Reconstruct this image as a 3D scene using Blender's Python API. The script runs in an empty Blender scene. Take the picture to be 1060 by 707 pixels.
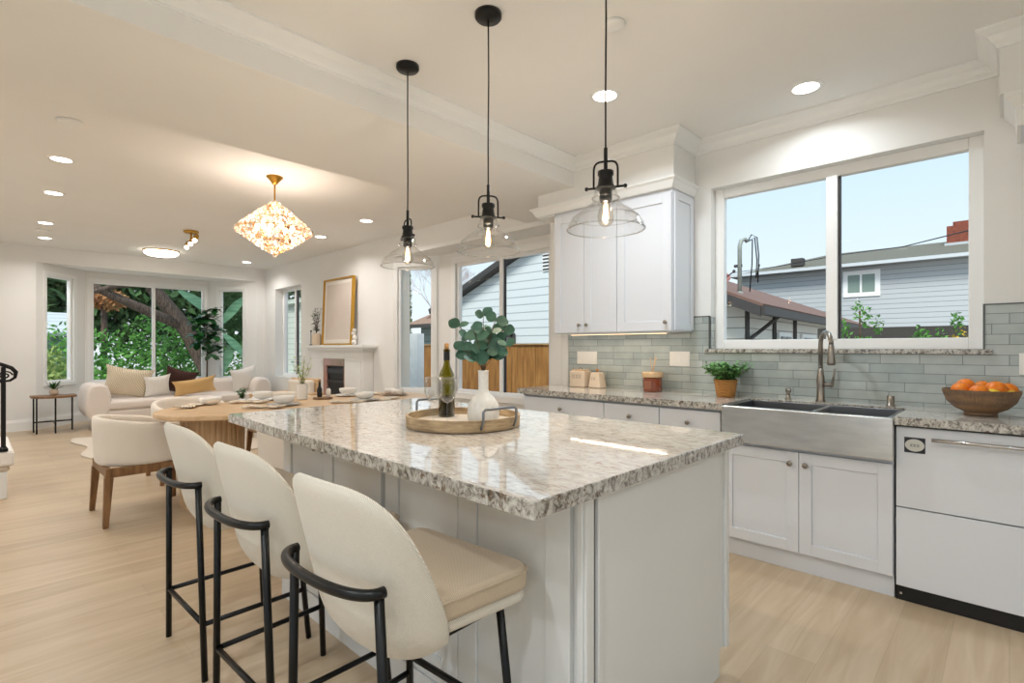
import bpy, math, random
from mathutils import Vector, Matrix
random.seed(7)
PI = math.pi
S = bpy.context.scene
COL = S.collection

# ------------------------------------------------------------------ camera, world, exposure
F = 537.0
YAW = math.atan(515 / 537)
cam_d = bpy.data.cameras.new('camera')
cam_d.sensor_width = 36.0
cam_d.lens = 36.0 * F / 1060.0
cam_d.shift_y = -(353.5 - 360.0) / 1060.0
cam_d.clip_start = 0.05
cam_d.clip_end = 300
cam = bpy.data.objects.new('camera', cam_d)
COL.objects.link(cam)
cam.location = (0, 0, 1.26)
cam.rotation_euler = (PI / 2, 0, YAW)
S.camera = cam
S.view_settings.view_transform = 'Standard'
S.view_settings.look = 'None'
S.view_settings.gamma = 1.0
S.view_settings.use_curve_mapping = False
EXPOSURE = 0.76
S.view_settings.exposure = EXPOSURE
DOWN_W = 8.6
SUN_W = 2.4
SKY = 0.70

def lin(h):
    h = h.lstrip('#')
    o = []
    for i in (0, 2, 4):
        c = int(h[i:i + 2], 16) / 255
        o.append(c / 12.92 if c <= .04045 else ((c + .055) / 1.055) ** 2.4)
    return (o[0], o[1], o[2], 1)

w = bpy.data.worlds.new('sky')
S.world = w
w.use_nodes = True
wn, wl = w.node_tree.nodes, w.node_tree.links
bg = wn['Background']
tc = wn.new('ShaderNodeTexCoord')
sx = wn.new('ShaderNodeSeparateXYZ')
cr = wn.new('ShaderNodeValToRGB')
wl.new(tc.outputs['Generated'], sx.inputs[0])
wl.new(sx.outputs['Z'], cr.inputs[0])
wl.new(cr.outputs[0], bg.inputs[0])
e = cr.color_ramp.elements
e[0].position = 0.0; e[0].color = lin('#eef5fb')
e[1].position = 0.9; e[1].color = lin('#a9d0ee')
m = cr.color_ramp.elements.new(0.42); m.color = lin('#c0e0f8')
bg.inputs[1].default_value = SKY
sun_d = bpy.data.lights.new('sun', 'SUN')
sun_d.energy = SUN_W
sun_d.angle = 0.35
sun_d.color = (1, .95, .88)
sun = bpy.data.objects.new('sun', sun_d)
COL.objects.link(sun)
sun.rotation_euler = (math.radians(36), math.radians(16), 0)

# ------------------------------------------------------------------ mesh helpers
class MB:
    def __init__(s):
        s.v = []; s.f = []; s.mi = []; s.cur = 0
    def vert(s, p):
        s.v.append(tuple(p)); return len(s.v) - 1
    def face(s, ids):
        s.f.append(tuple(ids)); s.mi.append(s.cur)
    def box(s, x0, x1, y0, y1, z0, z1, M=None):
        b = len(s.v)
        for p in ((x0, y0, z0), (x1, y0, z0), (x1, y1, z0), (x0, y1, z0), (x0, y0, z1), (x1, y0, z1), (x1, y1, z1), (x0, y1, z1)):
            s.v.append(tuple(M @ Vector(p)) if M else p)
        for q in ((0, 3, 2, 1), (4, 5, 6, 7), (0, 1, 5, 4), (1, 2, 6, 5), (2, 3, 7, 6), (3, 0, 4, 7)):
            s.face([b + i for i in q])
        return s
    def prism(s, poly, z0, z1):
        b = len(s.v); n = len(poly)
        for z in (z0, z1):
            for x, y in poly: s.v.append((x, y, z))
        s.face([b + i for i in reversed(range(n))]); s.face([b + n + i for i in range(n)])
        for i in range(n):
            j = (i + 1) % n
            s.face((b + i, b + j, b + n + j, b + n + i))
        return s
    def extr(s, sec, p0, p1, nrm):
        """extrude a section [(out, z)] from p0 to p1 (xy); out is along nrm"""
        b = len(s.v); n = len(sec)
        for p in (p0, p1):
            for o, z in sec: s.v.append((p[0] + nrm[0] * o, p[1] + nrm[1] * o, z))
        s.face([b + i for i in range(n)]); s.face([b + n + i for i in reversed(range(n))])
        for i in range(n):
            j = (i + 1) % n
            s.face((b + j, b + i, b + n + i, b + n + j))
        return s
    def lathe(s, prof, n=28, c=(0, 0, 0), capb=True, capt=True):
        b = len(s.v)
        for r, z in prof:
            for i in range(n):
                a = 2 * PI * i / n
                s.v.append((c[0] + r * math.cos(a), c[1] + r * math.sin(a), c[2] + z))
        for k in range(len(prof) - 1):
            for i in range(n):
                j = (i + 1) % n
                s.face((b + k * n + i, b + k * n + j, b + (k + 1) * n + j, b + (k + 1) * n + i))
        if capb: s.face([b + i for i in reversed(range(n))])
        if capt: s.face([b + (len(prof) - 1) * n + i for i in range(n)])
        return s
    def tube(s, pts, r, n=10, closed=False):
        pts = [Vector(p) for p in pts]; m = len(pts)
        rr = r if isinstance(r, (list, tuple)) else [r] * m
        b = len(s.v); up = None
        for k in range(m):
            if closed: t = pts[(k + 1) % m] - pts[k - 1]
            else: t = pts[min(k + 1, m - 1)] - pts[max(k - 1, 0)]
            if t.length < 1e-9: t = Vector((0, 0, 1))
            t.normalize()
            if up is None:
                up = Vector((0, 0, 1)) if abs(t.z) < .9 else Vector((1, 0, 0))
            a = t.cross(up)
            if a.length < 1e-6: a = t.cross(Vector((0, 1, 0)))
            a.normalize(); u = a.cross(t).normalized(); up = u
            for i in range(n):
                g = 2 * PI * i / n
                s.v.append(tuple(pts[k] + (a * math.cos(g) + u * math.sin(g)) * rr[k]))
        for k in range(m if closed else m - 1):
            k2 = (k + 1) % m
            for i in range(n):
                j = (i + 1) % n
                s.face((b + k * n + i, b + k * n + j, b + k2 * n + j, b + k2 * n + i))
        if not closed:
            s.face([b + i for i in reversed(range(n))]); s.face([b + (m - 1) * n + i for i in range(n)])
        return s
    def sph(s, c, r, nu=16, nv=10, p=1.0, M=None):
        """superellipsoid; p<1 is boxier"""
        r = r if isinstance(r, (list, tuple)) else (r, r, r)
        sg = lambda x: math.copysign(abs(x) ** p, x)
        b = len(s.v)
        for k in range(nv + 1):
            ph = -PI / 2 + PI * k / nv
            for i in range(nu):
                a = 2 * PI * i / nu
                q = Vector((r[0] * sg(math.cos(ph)) * sg(math.cos(a)), r[1] * sg(math.cos(ph)) * sg(math.sin(a)), r[2] * sg(math.sin(ph))))
                if M: q = M @ q
                s.v.append((c[0] + q.x, c[1] + q.y, c[2] + q.z))
        for k in range(nv):
            for i in range(nu):
                j = (i + 1) % nu
                s.face((b + k * nu + i, b + k * nu + j, b + (k + 1) * nu + j, b + (k + 1) * nu + i))
        return s
    def leaf(s, base, d, up, L, W, fold=.15, n=5, droop=.2):
        """a real leaf blade: two rows of quads along a bent midrib"""
        d = Vector(d).normalized(); side = d.cross(Vector(up))
        if side.length < 1e-4: side = Vector((1, 0, 0))
        side.normalize(); nu = side.cross(d).normalized()
        b = len(s.v)
        for k in range(n + 1):
            t = k / n
            wd = W * .5 * math.sin(PI * min(1, max(0.02, t * .94 + .03))) ** .7
            o = Vector(base) + d * (L * t) - Vector((0, 0, 1)) * (droop * L * t * t)
            s.v.append(tuple(o + side * wd + nu * wd * fold))
            s.v.append(tuple(o))
            s.v.append(tuple(o - side * wd + nu * wd * fold))
        for k in range(n):
            a = b + 3 * k
            s.face((a, a + 1, a + 4, a + 3)); s.face((a + 1, a + 2, a + 5, a + 4))
        return s
    def chip(s, c, size, rnd):
        d = Vector((rnd.gauss(0, 1), rnd.gauss(0, 1), rnd.gauss(0, 1))).normalized()
        e2 = d.cross(Vector((rnd.random() + .01, rnd.random(), rnd.random()))).normalized()
        b = len(s.v); c = Vector(c)
        for p in (c - d * size, c + e2 * size * .45, c + d * size, c - e2 * size * .45): s.v.append(tuple(p))
        s.face((b, b + 1, b + 2, b + 3))
        return s

def obj(name, mb, mat, parent=None, smooth=False, bevel=0, sub=0, solid=0, loc=None, seg=2):
    me = bpy.data.meshes.new(name)
    me.from_pydata(mb.v, [], mb.f)
    mats = mat if isinstance(mat, (list, tuple)) else [mat]
    for m_ in mats: me.materials.append(m_)
    for p, i in zip(me.polygons, mb.mi):
        p.use_smooth = smooth; p.material_index = i
    me.update()
    o = bpy.data.objects.new(name, me)
    COL.objects.link(o)
    if parent: o.parent = parent
    if loc: o.location = loc
    if solid:
        md = o.modifiers.new('s', 'SOLIDIFY'); md.thickness = solid; md.offset = 0
    if bevel:
        md = o.modifiers.new('b', 'BEVEL'); md.width = bevel; md.segments = seg; md.limit_method = 'ANGLE'; md.angle_limit = .6
        if seg > 1:
            for p in me.polygons: p.use_smooth = True
            wn_ = o.modifiers.new('w', 'WEIGHTED_NORMAL'); wn_.keep_sharp = True
    if sub:
        md = o.modifiers.new('ss', 'SUBSURF'); md.levels = sub; md.render_levels = sub
    return o

def tag(o, label=None, cat=None, group=None, kind=None):
    if label: o['label'] = label
    if cat: o['category'] = cat
    if group: o['group'] = group
    if kind: o['kind'] = kind
    return o

def thing(name, label, cat, loc=(0, 0, 0), rz=0, group=None):
    o = bpy.data.objects.new(name, None)
    COL.objects.link(o)
    o.empty_display_size = .1
    o.location = loc; o.rotation_euler = (0, 0, rz)
    return tag(o, label, cat, group)

def struct(name, mb, mat, parent=None, **k):
    o = obj(name, mb, mat, parent, **k)
    if not parent: o['kind'] = 'structure'
    return o

def copy_tree(root, loc, rz=0, label=None, group=None):
    r = root.copy(); COL.objects.link(r)
    r.location = loc; r.rotation_euler = (0, 0, rz)
    if label: r['label'] = label
    if group: r['group'] = group
    for ch in list(root.children):
        c = ch.copy(); COL.objects.link(c); c.parent = r
        if ch.type == 'LIGHT': pass
        for g in list(ch.children):
            d = g.copy(); COL.objects.link(d); d.parent = c
    return r

# ------------------------------------------------------------------ materials
def mat(name, col, rough=.5, metal=0, spec=None, coat=0, sheen=0, trans=0, ior=None, emis=None, es=0):
    m_ = bpy.data.materials.new(name); m_.use_nodes = True
    b = m_.node_tree.nodes['Principled BSDF']
    b.inputs['Base Color'].default_value = lin(col) if isinstance(col, str) else col
    b.inputs['Roughness'].default_value = rough
    b.inputs['Metallic'].default_value = metal
    if spec is not None: b.inputs['Specular IOR Level'].default_value = spec
    if coat: b.inputs['Coat Weight'].default_value = coat; b.inputs['Coat Roughness'].default_value = .05
    if sheen: b.inputs['Sheen Weight'].default_value = sheen
    if trans: b.inputs['Transmission Weight'].default_value = trans
    if ior: b.inputs['IOR'].default_value = ior
    if emis:
        b.inputs['Emission Color'].default_value = lin(emis); b.inputs['Emission Strength'].default_value = es
    return m_
def nodes(m_): return m_.node_tree.nodes, m_.node_tree.links, m_.node_tree.nodes['Principled BSDF']
def N(ns, t, **k):
    n = ns.new(t)
    for a, v in k.items(): setattr(n, a, v)
    return n
def ramp(ns, stops, interp='LINEAR'):
    r = ns.new('ShaderNodeValToRGB'); r.color_ramp.interpolation = interp
    el = r.color_ramp.elements
    el[0].position, el[0].color = stops[0][0], lin(stops[0][1])
    el[1].position, el[1].color = stops[-1][0], lin(stops[-1][1])
    for p, c in stops[1:-1]:
        x = el.new(p); x.color = lin(c)
    return r
def coords(ns, ls, scale=(1, 1, 1), rot=(0, 0, 0), loc=(0, 0, 0)):
    t = N(ns, 'ShaderNodeTexCoord'); mp = N(ns, 'ShaderNodeMapping')
    mp.inputs['Scale'].default_value = scale; mp.inputs['Rotation'].default_value = rot; mp.inputs['Location'].default_value = loc
    ls.new(t.outputs['Object'], mp.inputs[0])
    return mp.outputs[0]
def bump(ns, ls, b, h, strength=.2, dist=.01):
    bp = N(ns, 'ShaderNodeBump'); bp.inputs['Strength'].default_value = strength; bp.inputs['Distance'].default_value = dist
    ls.new(h, bp.inputs['Height']); ls.new(bp.outputs[0], b.inputs['Normal'])
def noisy(name, c1, c2, scale=5, rough=.6, stretch=(1, 1, 1), bmp=0, detail=6, lo=.35, hi=.65, **k):
    m_ = mat(name, c1, rough, **k); ns, ls, b = nodes(m_)
    v = coords(ns, ls, stretch)
    n = N(ns, 'ShaderNodeTexNoise'); n.inputs['Scale'].default_value = scale; n.inputs['Detail'].default_value = detail
    ls.new(v, n.inputs['Vector'])
    r = ramp(ns, [(lo, c1), (hi, c2)]); ls.new(n.outputs['Fac'], r.inputs[0]); ls.new(r.outputs[0], b.inputs['Base Color'])
    if bmp: bump(ns, ls, b, n.outputs['Fac'], bmp)
    return m_
def mixc(ns, ls, fac, a, b_, mode='MIX'):
    x = N(ns, 'ShaderNodeMix'); x.data_type = 'RGBA'; x.blend_type = mode
    for s_, v in ((x.inputs[0], fac), (x.inputs[6], a), (x.inputs[7], b_)):
        if isinstance(v, (int, float)): s_.default_value = v
        elif isinstance(v, tuple): s_.default_value = v
        else: ls.new(v, s_)
    return x.outputs[2]

M_wall = noisy('wall paint', '#e9e8e5', '#ebeae7', 3, .7)
M_ceil = noisy('ceiling paint', '#eeedea', '#f0efec', 2, .8)
M_trim = mat('white trim paint', '#efefed', .4)
M_cab = noisy('white cabinet lacquer', '#dfe2e8', '#e1e4ea', 2, .35)
M_isl = noisy('pale grey island lacquer', '#dfdfdd', '#e2e2e0', 2, .38)
M_vinyl = mat('white vinyl window frame', '#f4f4f3', .35)
M_black = mat('black powder coated steel', '#121212', .35, .4)
M_blk = mat('matte black', '#0c0c0d', .5)
M_nick = mat('brushed nickel', '#9a938a', .28, 1)
M_chrome = mat('satin chrome', '#c9c9c9', .2, 1)
M_gap = mat('shadow gap grey', '#8f8f92', .6)
M_gold = mat('brushed gold', '#c79a45', .3, 1)

def floor_mat():
    m_ = mat('light oak planks', '#cdb393', .36); ns, ls, b = nodes(m_)
    v = coords(ns, ls, (1, 1, 1), (0, 0, PI / 2))
    br = N(ns, 'ShaderNodeTexBrick'); br.offset = .37; br.offset_frequency = 2
    br.inputs['Scale'].default_value = 1; br.inputs['Brick Width'].default_value = 1.7; br.inputs['Row Height'].default_value = .185
    br.inputs['Mortar Size'].default_value = .0010; br.inputs['Mortar Smooth'].default_value = .6
    br.inputs['Color1'].default_value = lin('#cab69b'); br.inputs['Color2'].default_value = lin('#beaa8f'); br.inputs['Mortar'].default_value = lin('#a89780')
    br.inputs['Bias'].default_value = -.1
    ls.new(v, br.inputs['Vector'])
    v2 = coords(ns, ls, (7, .6, 1))
    n = N(ns, 'ShaderNodeTexNoise'); n.inputs['Scale'].default_value = 2.2; n.inputs['Detail'].default_value = 9; n.inputs['Distortion'].default_value = 1.2
    ls.new(v2, n.inputs['Vector'])
    r = ramp(ns, [(.3, '#e2d8c9'), (.7, '#ffffff')]); ls.new(n.outputs['Fac'], r.inputs[0])
    ls.new(mixc(ns, ls, .75, br.outputs['Color'], r.outputs[0], 'MULTIPLY'), b.inputs['Base Color'])
    bump(ns, ls, b, n.outputs['Fac'], .05)
    return m_
M_floor = floor_mat()

def granite(name='speckled granite', edge=False):
    m_ = mat(name, '#c9c2b6', .07 if not edge else .16, coat=.3); ns, ls, b = nodes(m_)
    v = coords(ns, ls, (22, 46, 30) if not edge else (48, 48, 40), (0, 0, .25))
    n1 = N(ns, 'ShaderNodeTexNoise'); n1.inputs['Scale'].default_value = 1; n1.inputs['Detail'].default_value = 8; n1.inputs['Roughness'].default_value = .68; n1.inputs['Distortion'].default_value = .8
    ls.new(v, n1.inputs['Vector'])
    if edge:
        r1 = ramp(ns, [(.34, '#433e39'), (.42, '#7b746c'), (.49, '#aaa49a'), (.58, '#c5c1b8'), (.72, '#dbd8d1')])
    else:
        r1 = ramp(ns, [(.30, '#91877d'), (.40, '#b9afa5'), (.49, '#d0c8bf'), (.60, '#dcd6cd'), (.74, '#e6e2db')])
    ls.new(n1.outputs['Fac'], r1.inputs[0])
    v2 = coords(ns, ls, (22, 48, 30) if not edge else (40, 40, 30), (0, 0, -.3), (3, 5, 1))
    n2 = N(ns, 'ShaderNodeTexNoise'); n2.inputs['Scale'].default_value = 1.1; n2.inputs['Detail'].default_value = 5; n2.inputs['Distortion'].default_value = 1.5
    ls.new(v2, n2.inputs['Vector'])
    r2 = ramp(ns, [(.60, '#000000'), (.68, '#ffffff')]); ls.new(n2.outputs['Fac'], r2.inputs[0])
    c = mixc(ns, ls, r2.outputs[0], r1.outputs[0], lin('#a8917f' if not edge else '#6b5642'))
    v3 = coords(ns, ls, (6, 9, 9), (0, 0, 0), (1, 9, 4))
    n3 = N(ns, 'ShaderNodeTexNoise'); n3.inputs['Scale'].default_value = 1.6; n3.inputs['Detail'].default_value = 7; n3.inputs['Roughness'].default_value = .7
    ls.new(v3, n3.inputs['Vector'])
    r3 = ramp(ns, [(.67, '#000000'), (.72, '#ffffff')]); ls.new(n3.outputs['Fac'], r3.inputs[0])
    c = mixc(ns, ls, r3.outputs[0], c, lin('#3a3532' if not edge else '#2c241d'))
    ls.new(c, b.inputs['Base Color'])
    return m_
M_gran = granite(); M_gran.node_tree.nodes['Principled BSDF'].inputs['Roughness'].default_value = .035
M_grane = granite('rough granite edge', True)

def tile_mat(name, axis):
    m_ = mat(name, '#8f9a97', .12, coat=.5); ns, ls, b = nodes(m_)
    t = N(ns, 'ShaderNodeTexCoord'); sp = N(ns, 'ShaderNodeSeparateXYZ'); cb = N(ns, 'ShaderNodeCombineXYZ')
    ls.new(t.outputs['Object'], sp.inputs[0])
    ls.new(sp.outputs[axis], cb.inputs[0]); ls.new(sp.outputs['Z'], cb.inputs[1])
    br = N(ns, 'ShaderNodeTexBrick'); br.offset = .37; br.offset_frequency = 2; br.squash = .72; br.squash_frequency = 3
    br.inputs['Scale'].default_value = 1; br.inputs['Brick Width'].default_value = .26; br.inputs['Row Height'].default_value = .0555
    br.inputs['Mortar Size'].default_value = .0018; br.inputs['Mortar Smooth'].default_value = .2
    br.inputs['Color1'].default_value = lin('#bdc3be'); br.inputs['Color2'].default_value = lin('#a3aca9'); br.inputs['Mortar'].default_value = lin('#7a807d')
    ls.new(cb.outputs[0], br.inputs['Vector'])
    n = N(ns, 'ShaderNodeTexNoise'); n.inputs['Scale'].default_value = 9; ls.new(cb.outputs[0], n.inputs['Vector'])
    r = ramp(ns, [(.3, '#d5d8d6'), (.7, '#ffffff')]); ls.new(n.outputs['Fac'], r.inputs[0])
    ls.new(mixc(ns, ls, .5, br.outputs['Color'], r.outputs[0], 'MULTIPLY'), b.inputs['Base Color'])
    inv = N(ns, 'ShaderNodeMath', operation='SUBTRACT'); inv.inputs[0].default_value = 1; ls.new(br.outputs['Fac'], inv.inputs[1])
    bump(ns, ls, b, inv.outputs[0], .35, .003)
    return m_
M_tile = tile_mat('grey green glass subway tile', 'X')
M_tiley = tile_mat('grey green glass subway tile on the reveal', 'Y')

def fabric(name, c1, c2, sc=260, b_=.35):
    m_ = mat(name, c1, .95, sheen=.25); ns, ls, b = nodes(m_)
    v = coords(ns, ls)
    vo = N(ns, 'ShaderNodeTexWave', wave_type='BANDS', bands_direction='DIAGONAL'); vo.inputs['Scale'].default_value = sc / 2.2; vo.inputs['Distortion'].default_value = 1.5; vo.inputs['Detail'].default_value = 3
    ls.new(v, vo.inputs['Vector'])
    n = N(ns, 'ShaderNodeTexNoise'); n.inputs['Scale'].default_value = sc; n.inputs['Detail'].default_value = 3; ls.new(v, n.inputs['Vector'])
    mx = N(ns, 'ShaderNodeMath', operation='MULTIPLY'); ls.new(vo.outputs['Fac'], mx.inputs[0]); ls.new(n.outputs['Fac'], mx.inputs[1])
    r = ramp(ns, [(.0, c2), (.34, c1)]); ls.new(mx.outputs[0], r.inputs[0]); ls.new(r.outputs[0], b.inputs['Base Color'])
    bump(ns, ls, b, mx.outputs[0], b_, .002)
    return m_
M_boucle = fabric('cream woven upholstery', '#e0d8ca', '#c6bba9')
M_seat = fabric('tan linen seat', '#cdbaa0', '#b8a286')
M_cream = fabric('cream linen upholstery', '#e8ded1', '#d4c8b7', 180, .2)
M_sofa = fabric('pale blush sofa upholstery', '#ebe1d8', '#dcd0c5', 150, .2)
M_white = fabric('white cotton', '#f3efe9', '#e0dad2', 200, .25)
M_mustard = fabric('mustard velvet', '#e3bd83', '#cfa366', 120, .2)
M_brown = fabric('dark brown fur', '#4b2a22', '#2c1612', 90, .8)
M_rug = fabric('cream wool rug', '#ddd0bf', '#c9baa6', 120, .5)
def stripes(name, c1, c2, sc, rot=.6):
    m_ = mat(name, c1, .9); ns, ls, b = nodes(m_)
    v = coords(ns, ls, (1, 1, 1), (0, rot, .5))
    wv = N(ns, 'ShaderNodeTexWave', wave_type='BANDS'); wv.inputs['Scale'].default_value = sc; wv.inputs['Distortion'].default_value = .6; ls.new(v, wv.inputs['Vector'])
    r = ramp(ns, [(.2, c1), (.8, c2)]); ls.new(wv.outputs['Fac'], r.inputs[0]); ls.new(r.outputs[0], b.inputs['Base Color'])
    bump(ns, ls, b, wv.outputs['Fac'], .4, .01)
    return m_
M_stripe = stripes('ribbed beige cloth', '#e9dcc6', '#cfbfa3', 14)
M_walnut = noisy('walnut stained wood', '#8d6741', '#6f4c2c', 3, .45, (14, 14, 1.5))
M_oakt = noisy('bleached oak', '#d9b992', '#c9a67c', 2.5, .4, (10, 1.5, 10))
M_oakr = noisy('reeded oak', '#cfae86', '#b8946a', 3, .5, (12, 12, 1))
M_weath = noisy('weathered tray wood', '#c3a983', '#8e7659', 3, .6, (4, 4, 24), .2)
M_bask = stripes('woven wicker', '#c98f4f', '#9a6a36', 34, PI / 2)
M_leaf = noisy('green leaf', '#2f6b2e', '#4f8f3f', 6, .4)
M_leafd = noisy('dark glossy leaf', '#1c4a22', '#2f6f35', 5, .3)
M_euc = noisy('eucalyptus leaf', '#2b5140', '#48705b', 14, .5)
M_olive = noisy('dark olive leaf', '#3d4339', '#5a6054', 14, .6)
M_sage = noisy('pale sprig leaf', '#9fb45d', '#c8d48c', 14, .6)
M_twig = mat('twig', '#5b4531', .8)
M_ceram = mat('white ceramic', '#f2efe9', .25)
M_stone = noisy('speckled off white stoneware', '#e9e5de', '#dedad3', 60, .45)
M_beigec = mat('beige ceramic', '#dcc8b0', .5)
M_orange = noisy('orange peel', '#f08a1a', '#e8760c', 40, .38, bmp=.1)
M_lemon = noisy('lemon peel', '#f2cf3a', '#e6bd25', 40, .4)
M_steel = noisy('brushed stainless steel', '#dcdbd9', '#cccbc9', 3, .28, (2, 2, 8), metal=1)
M_basin = mat('dark steel basin', '#8b8c90', .3, 1)

def thin_glass(name, tint=(1, 1, 1, 1), rough=.0, ior=1.45, edge=0):
    m_ = bpy.data.materials.new(name); m_.use_nodes = True
    ns, ls = m_.node_tree.nodes, m_.node_tree.links
    ns.remove(ns['Principled BSDF']); out = ns['Material Output']
    tr = N(ns, 'ShaderNodeBsdfTransparent'); tr.inputs[0].default_value = tint
    gl = N(ns, 'ShaderNodeBsdfGlossy'); gl.inputs['Roughness'].default_value = rough
    fr = N(ns, 'ShaderNodeFresnel'); fr.inputs[0].default_value = ior
    mx = N(ns, 'ShaderNodeMixShader')
    if edge:
        lw = N(ns, 'ShaderNodeLayerWeight'); lw.inputs[0].default_value = edge
        ls.new(lw.outputs['Facing'], mx.inputs[0])
    else:
        # reflect on the outer faces only: a thin pane has no total internal reflection
        ge = N(ns, 'ShaderNodeNewGeometry'); iv = N(ns, 'ShaderNodeMath', operation='SUBTRACT'); iv.inputs[0].default_value = 1
        mu = N(ns, 'ShaderNodeMath', operation='MULTIPLY')
        ls.new(ge.outputs['Backfacing'], iv.inputs[1]); ls.new(iv.outputs[0], mu.inputs[0]); ls.new(fr.outputs[0], mu.inputs[1]); ls.new(mu.outputs[0], mx.inputs[0])
    ls.new(tr.outputs[0], mx.inputs[1]); ls.new(gl.outputs[0], mx.inputs[2]); ls.new(mx.outputs[0], out.inputs[0])
    return m_
M_pane = thin_glass('window glass', (.97, .985, .98, 1), 0, 1.25)
M_shade = thin_glass('clear blown glass', (.988, .988, .985, 1), .02, edge=.09)
M_rimg = thin_glass('thick glass edge', (.97, .97, .965, 1), .05, edge=.5)
M_wineg = thin_glass('wine glass crystal', (.975, .98, .98, 1), .0, edge=.16)
def crystal_mat():
    m_ = bpy.data.materials.new('cut crystal'); m_.use_nodes = True
    ns, ls = m_.node_tree.nodes, m_.node_tree.links
    ns.remove(ns['Principled BSDF'])
    tr = N(ns, 'ShaderNodeBsdfTransparent'); tl = N(ns, 'ShaderNodeBsdfTranslucent'); tl.inputs[0].default_value = (1, .95, .9, 1)
    gl = N(ns, 'ShaderNodeBsdfGlossy'); gl.inputs['Roughness'].default_value = .05
    a = N(ns, 'ShaderNodeMixShader'); a.inputs[0].default_value = .5; b = N(ns, 'ShaderNodeMixShader'); b.inputs[0].default_value = .38
    ls.new(tr.outputs[0], a.inputs[1]); ls.new(tl.outputs[0], a.inputs[2]); ls.new(a.outputs[0], b.inputs[1]); ls.new(gl.outputs[0], b.inputs[2])
    g = N(ns, 'ShaderNodeNewGeometry'); r = ramp(ns, [(.0, '#8a5a2c'), (.25, '#d79a5c'), (.45, '#ffe9cf'), (1, '#ffffff')]); ls.new(g.outputs['Random Per Island'], r.inputs[0]); ls.new(r.outputs[0], tl.inputs[0])
    r2 = ramp(ns, [(.0, '#202020'), (1, '#ffffff')]); mm = N(ns, 'ShaderNodeMath', operation='MULTIPLY'); mm.inputs[1].default_value = 7.31; fr = N(ns, 'ShaderNodeMath', operation='FRACT')
    ls.new(g.outputs['Random Per Island'], mm.inputs[0]); ls.new(mm.outputs[0], fr.inputs[0]); ls.new(fr.outputs[0], a.inputs[0])
    ls.new(b.outputs[0], ns['Material Output'].inputs[0]); return m_
M_crys = crystal_mat()
M_bulbg = thin_glass('bulb glass', (1, .97, .9, 1), .0, edge=.25)
M_bottle = thin_glass('green bottle glass', (.42, .40, .06, 1), .02, edge=.2)
M_amber = thin_glass('amber glass', (.42, .12, .02, 1), .02, edge=.25)

def emit(name, col, st):
    m_ = bpy.data.materials.new(name); m_.use_nodes = True
    ns, ls = m_.node_tree.nodes, m_.node_tree.links
    ns.remove(ns['Principled BSDF']); em = N(ns, 'ShaderNodeEmission'); em.inputs[0].default_value = lin(col); em.inputs[1].default_value = st
    ls.new(em.outputs[0], ns['Material Output'].inputs[0]); return m_
M_led = emit('led diffuser', '#fff6ea', 6)
M_fil = emit('glowing filament', '#ffb877', 30)
M_candle = emit('chandelier bulb', '#ffd9a8', 16)
M_flush = emit('warm frosted lamp', '#fff4e4', 5)

def lap(name, c, dark, pitch, rough=.6):
    """horizontal lap siding in world z"""
    m_ = mat(name, c, rough); ns, ls, b = nodes(m_)
    t = N(ns, 'ShaderNodeTexCoord'); sp = N(ns, 'ShaderNodeSeparateXYZ'); ls.new(t.outputs['Object'], sp.inputs[0])
    d = N(ns, 'ShaderNodeMath', operation='DIVIDE'); ls.new(sp.outputs['Z'], d.inputs[0]); d.inputs[1].default_value = pitch
    fr = N(ns, 'ShaderNodeMath', operation='FRACT'); ls.new(d.outputs[0], fr.inputs[0])
    r = ramp(ns, [(.0, dark), (.09, dark), (.14, c), (1, c)]); ls.new(fr.outputs[0], r.inputs[0]); ls.new(r.outputs[0], b.inputs['Base Color'])
    inv = N(ns, 'ShaderNodeMath', operation='SUBTRACT'); inv.inputs[0].default_value = 1; ls.new(fr.outputs[0], inv.inputs[1])
    bump(ns, ls, b, inv.outputs[0], .5, .02)
    return m_
M_lapw = lap('pale blue lap siding', '#d2d8da', '#9fa8ad', .19)
M_lapg = lap('grey lap siding', '#b6babd', '#868c91', .2)
M_lapd = lap('grey green lap siding', '#8f9c9a', '#6f7a79', .2)
M_lapc = lap('cream lap siding', '#e4e0d8', '#a49f96', .22)
M_roofb = noisy('brown shingle roof', '#8a6a5e', '#6b5048', 26, .9, (1, 1, 3))
M_roofg = noisy('grey shingle roof', '#7b7669', '#5c594f', 18, .9, (1, 1, 3))
M_fasc = mat('dark fascia', '#3f3c3b', .6)
M_brick = noisy('red chimney brick', '#93503d', '#6e392b', 12, .9)
M_bark = noisy('tree bark', '#6e5c50', '#3f332c', 6, .95, (6, 6, 1), .5)
M_fol = noisy('hedge foliage', '#4f8a3a', '#78b052', 1.5, .8)
M_fol2 = noisy('dark tree foliage', '#33502b', '#56753f', 1.5, .8)
M_folo = noisy('autumn foliage', '#b07a4c', '#cf9a68', 1.5, .8)
M_cyp = noisy('cypress foliage', '#6d7a34', '#8e9850', 2, .8)
M_ban = noisy('banana leaf', '#4a7552', '#6f9674', 2, .45, (1, 1, 8))
M_grass = noisy('garden grass', '#6c8a48', '#8aa35c', 4, .9)
M_gravel = noisy('pale concrete yard', '#b9b4aa', '#a09b92', 3, .9)
def fence_mat():
    m_ = mat('cedar fence boards', '#b5803a', .75); ns, ls, b = nodes(m_)
    v = coords(ns, ls)
    br = N(ns, 'ShaderNodeTexNoise'); br.inputs['Scale'].default_value = 3; br.inputs['Detail'].default_value = 6
    v2 = coords(ns, ls, (6, 6, .7)); ls.new(v2, br.inputs['Vector'])
    r = ramp(ns, [(.3, '#74491c'), (.55, '#93652e'), (.75, '#ad8046')]); ls.new(br.outputs['Fac'], r.inputs[0]); ls.new(r.outputs[0], b.inputs['Base Color'])
    return m_
M_fence = fence_mat()

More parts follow.
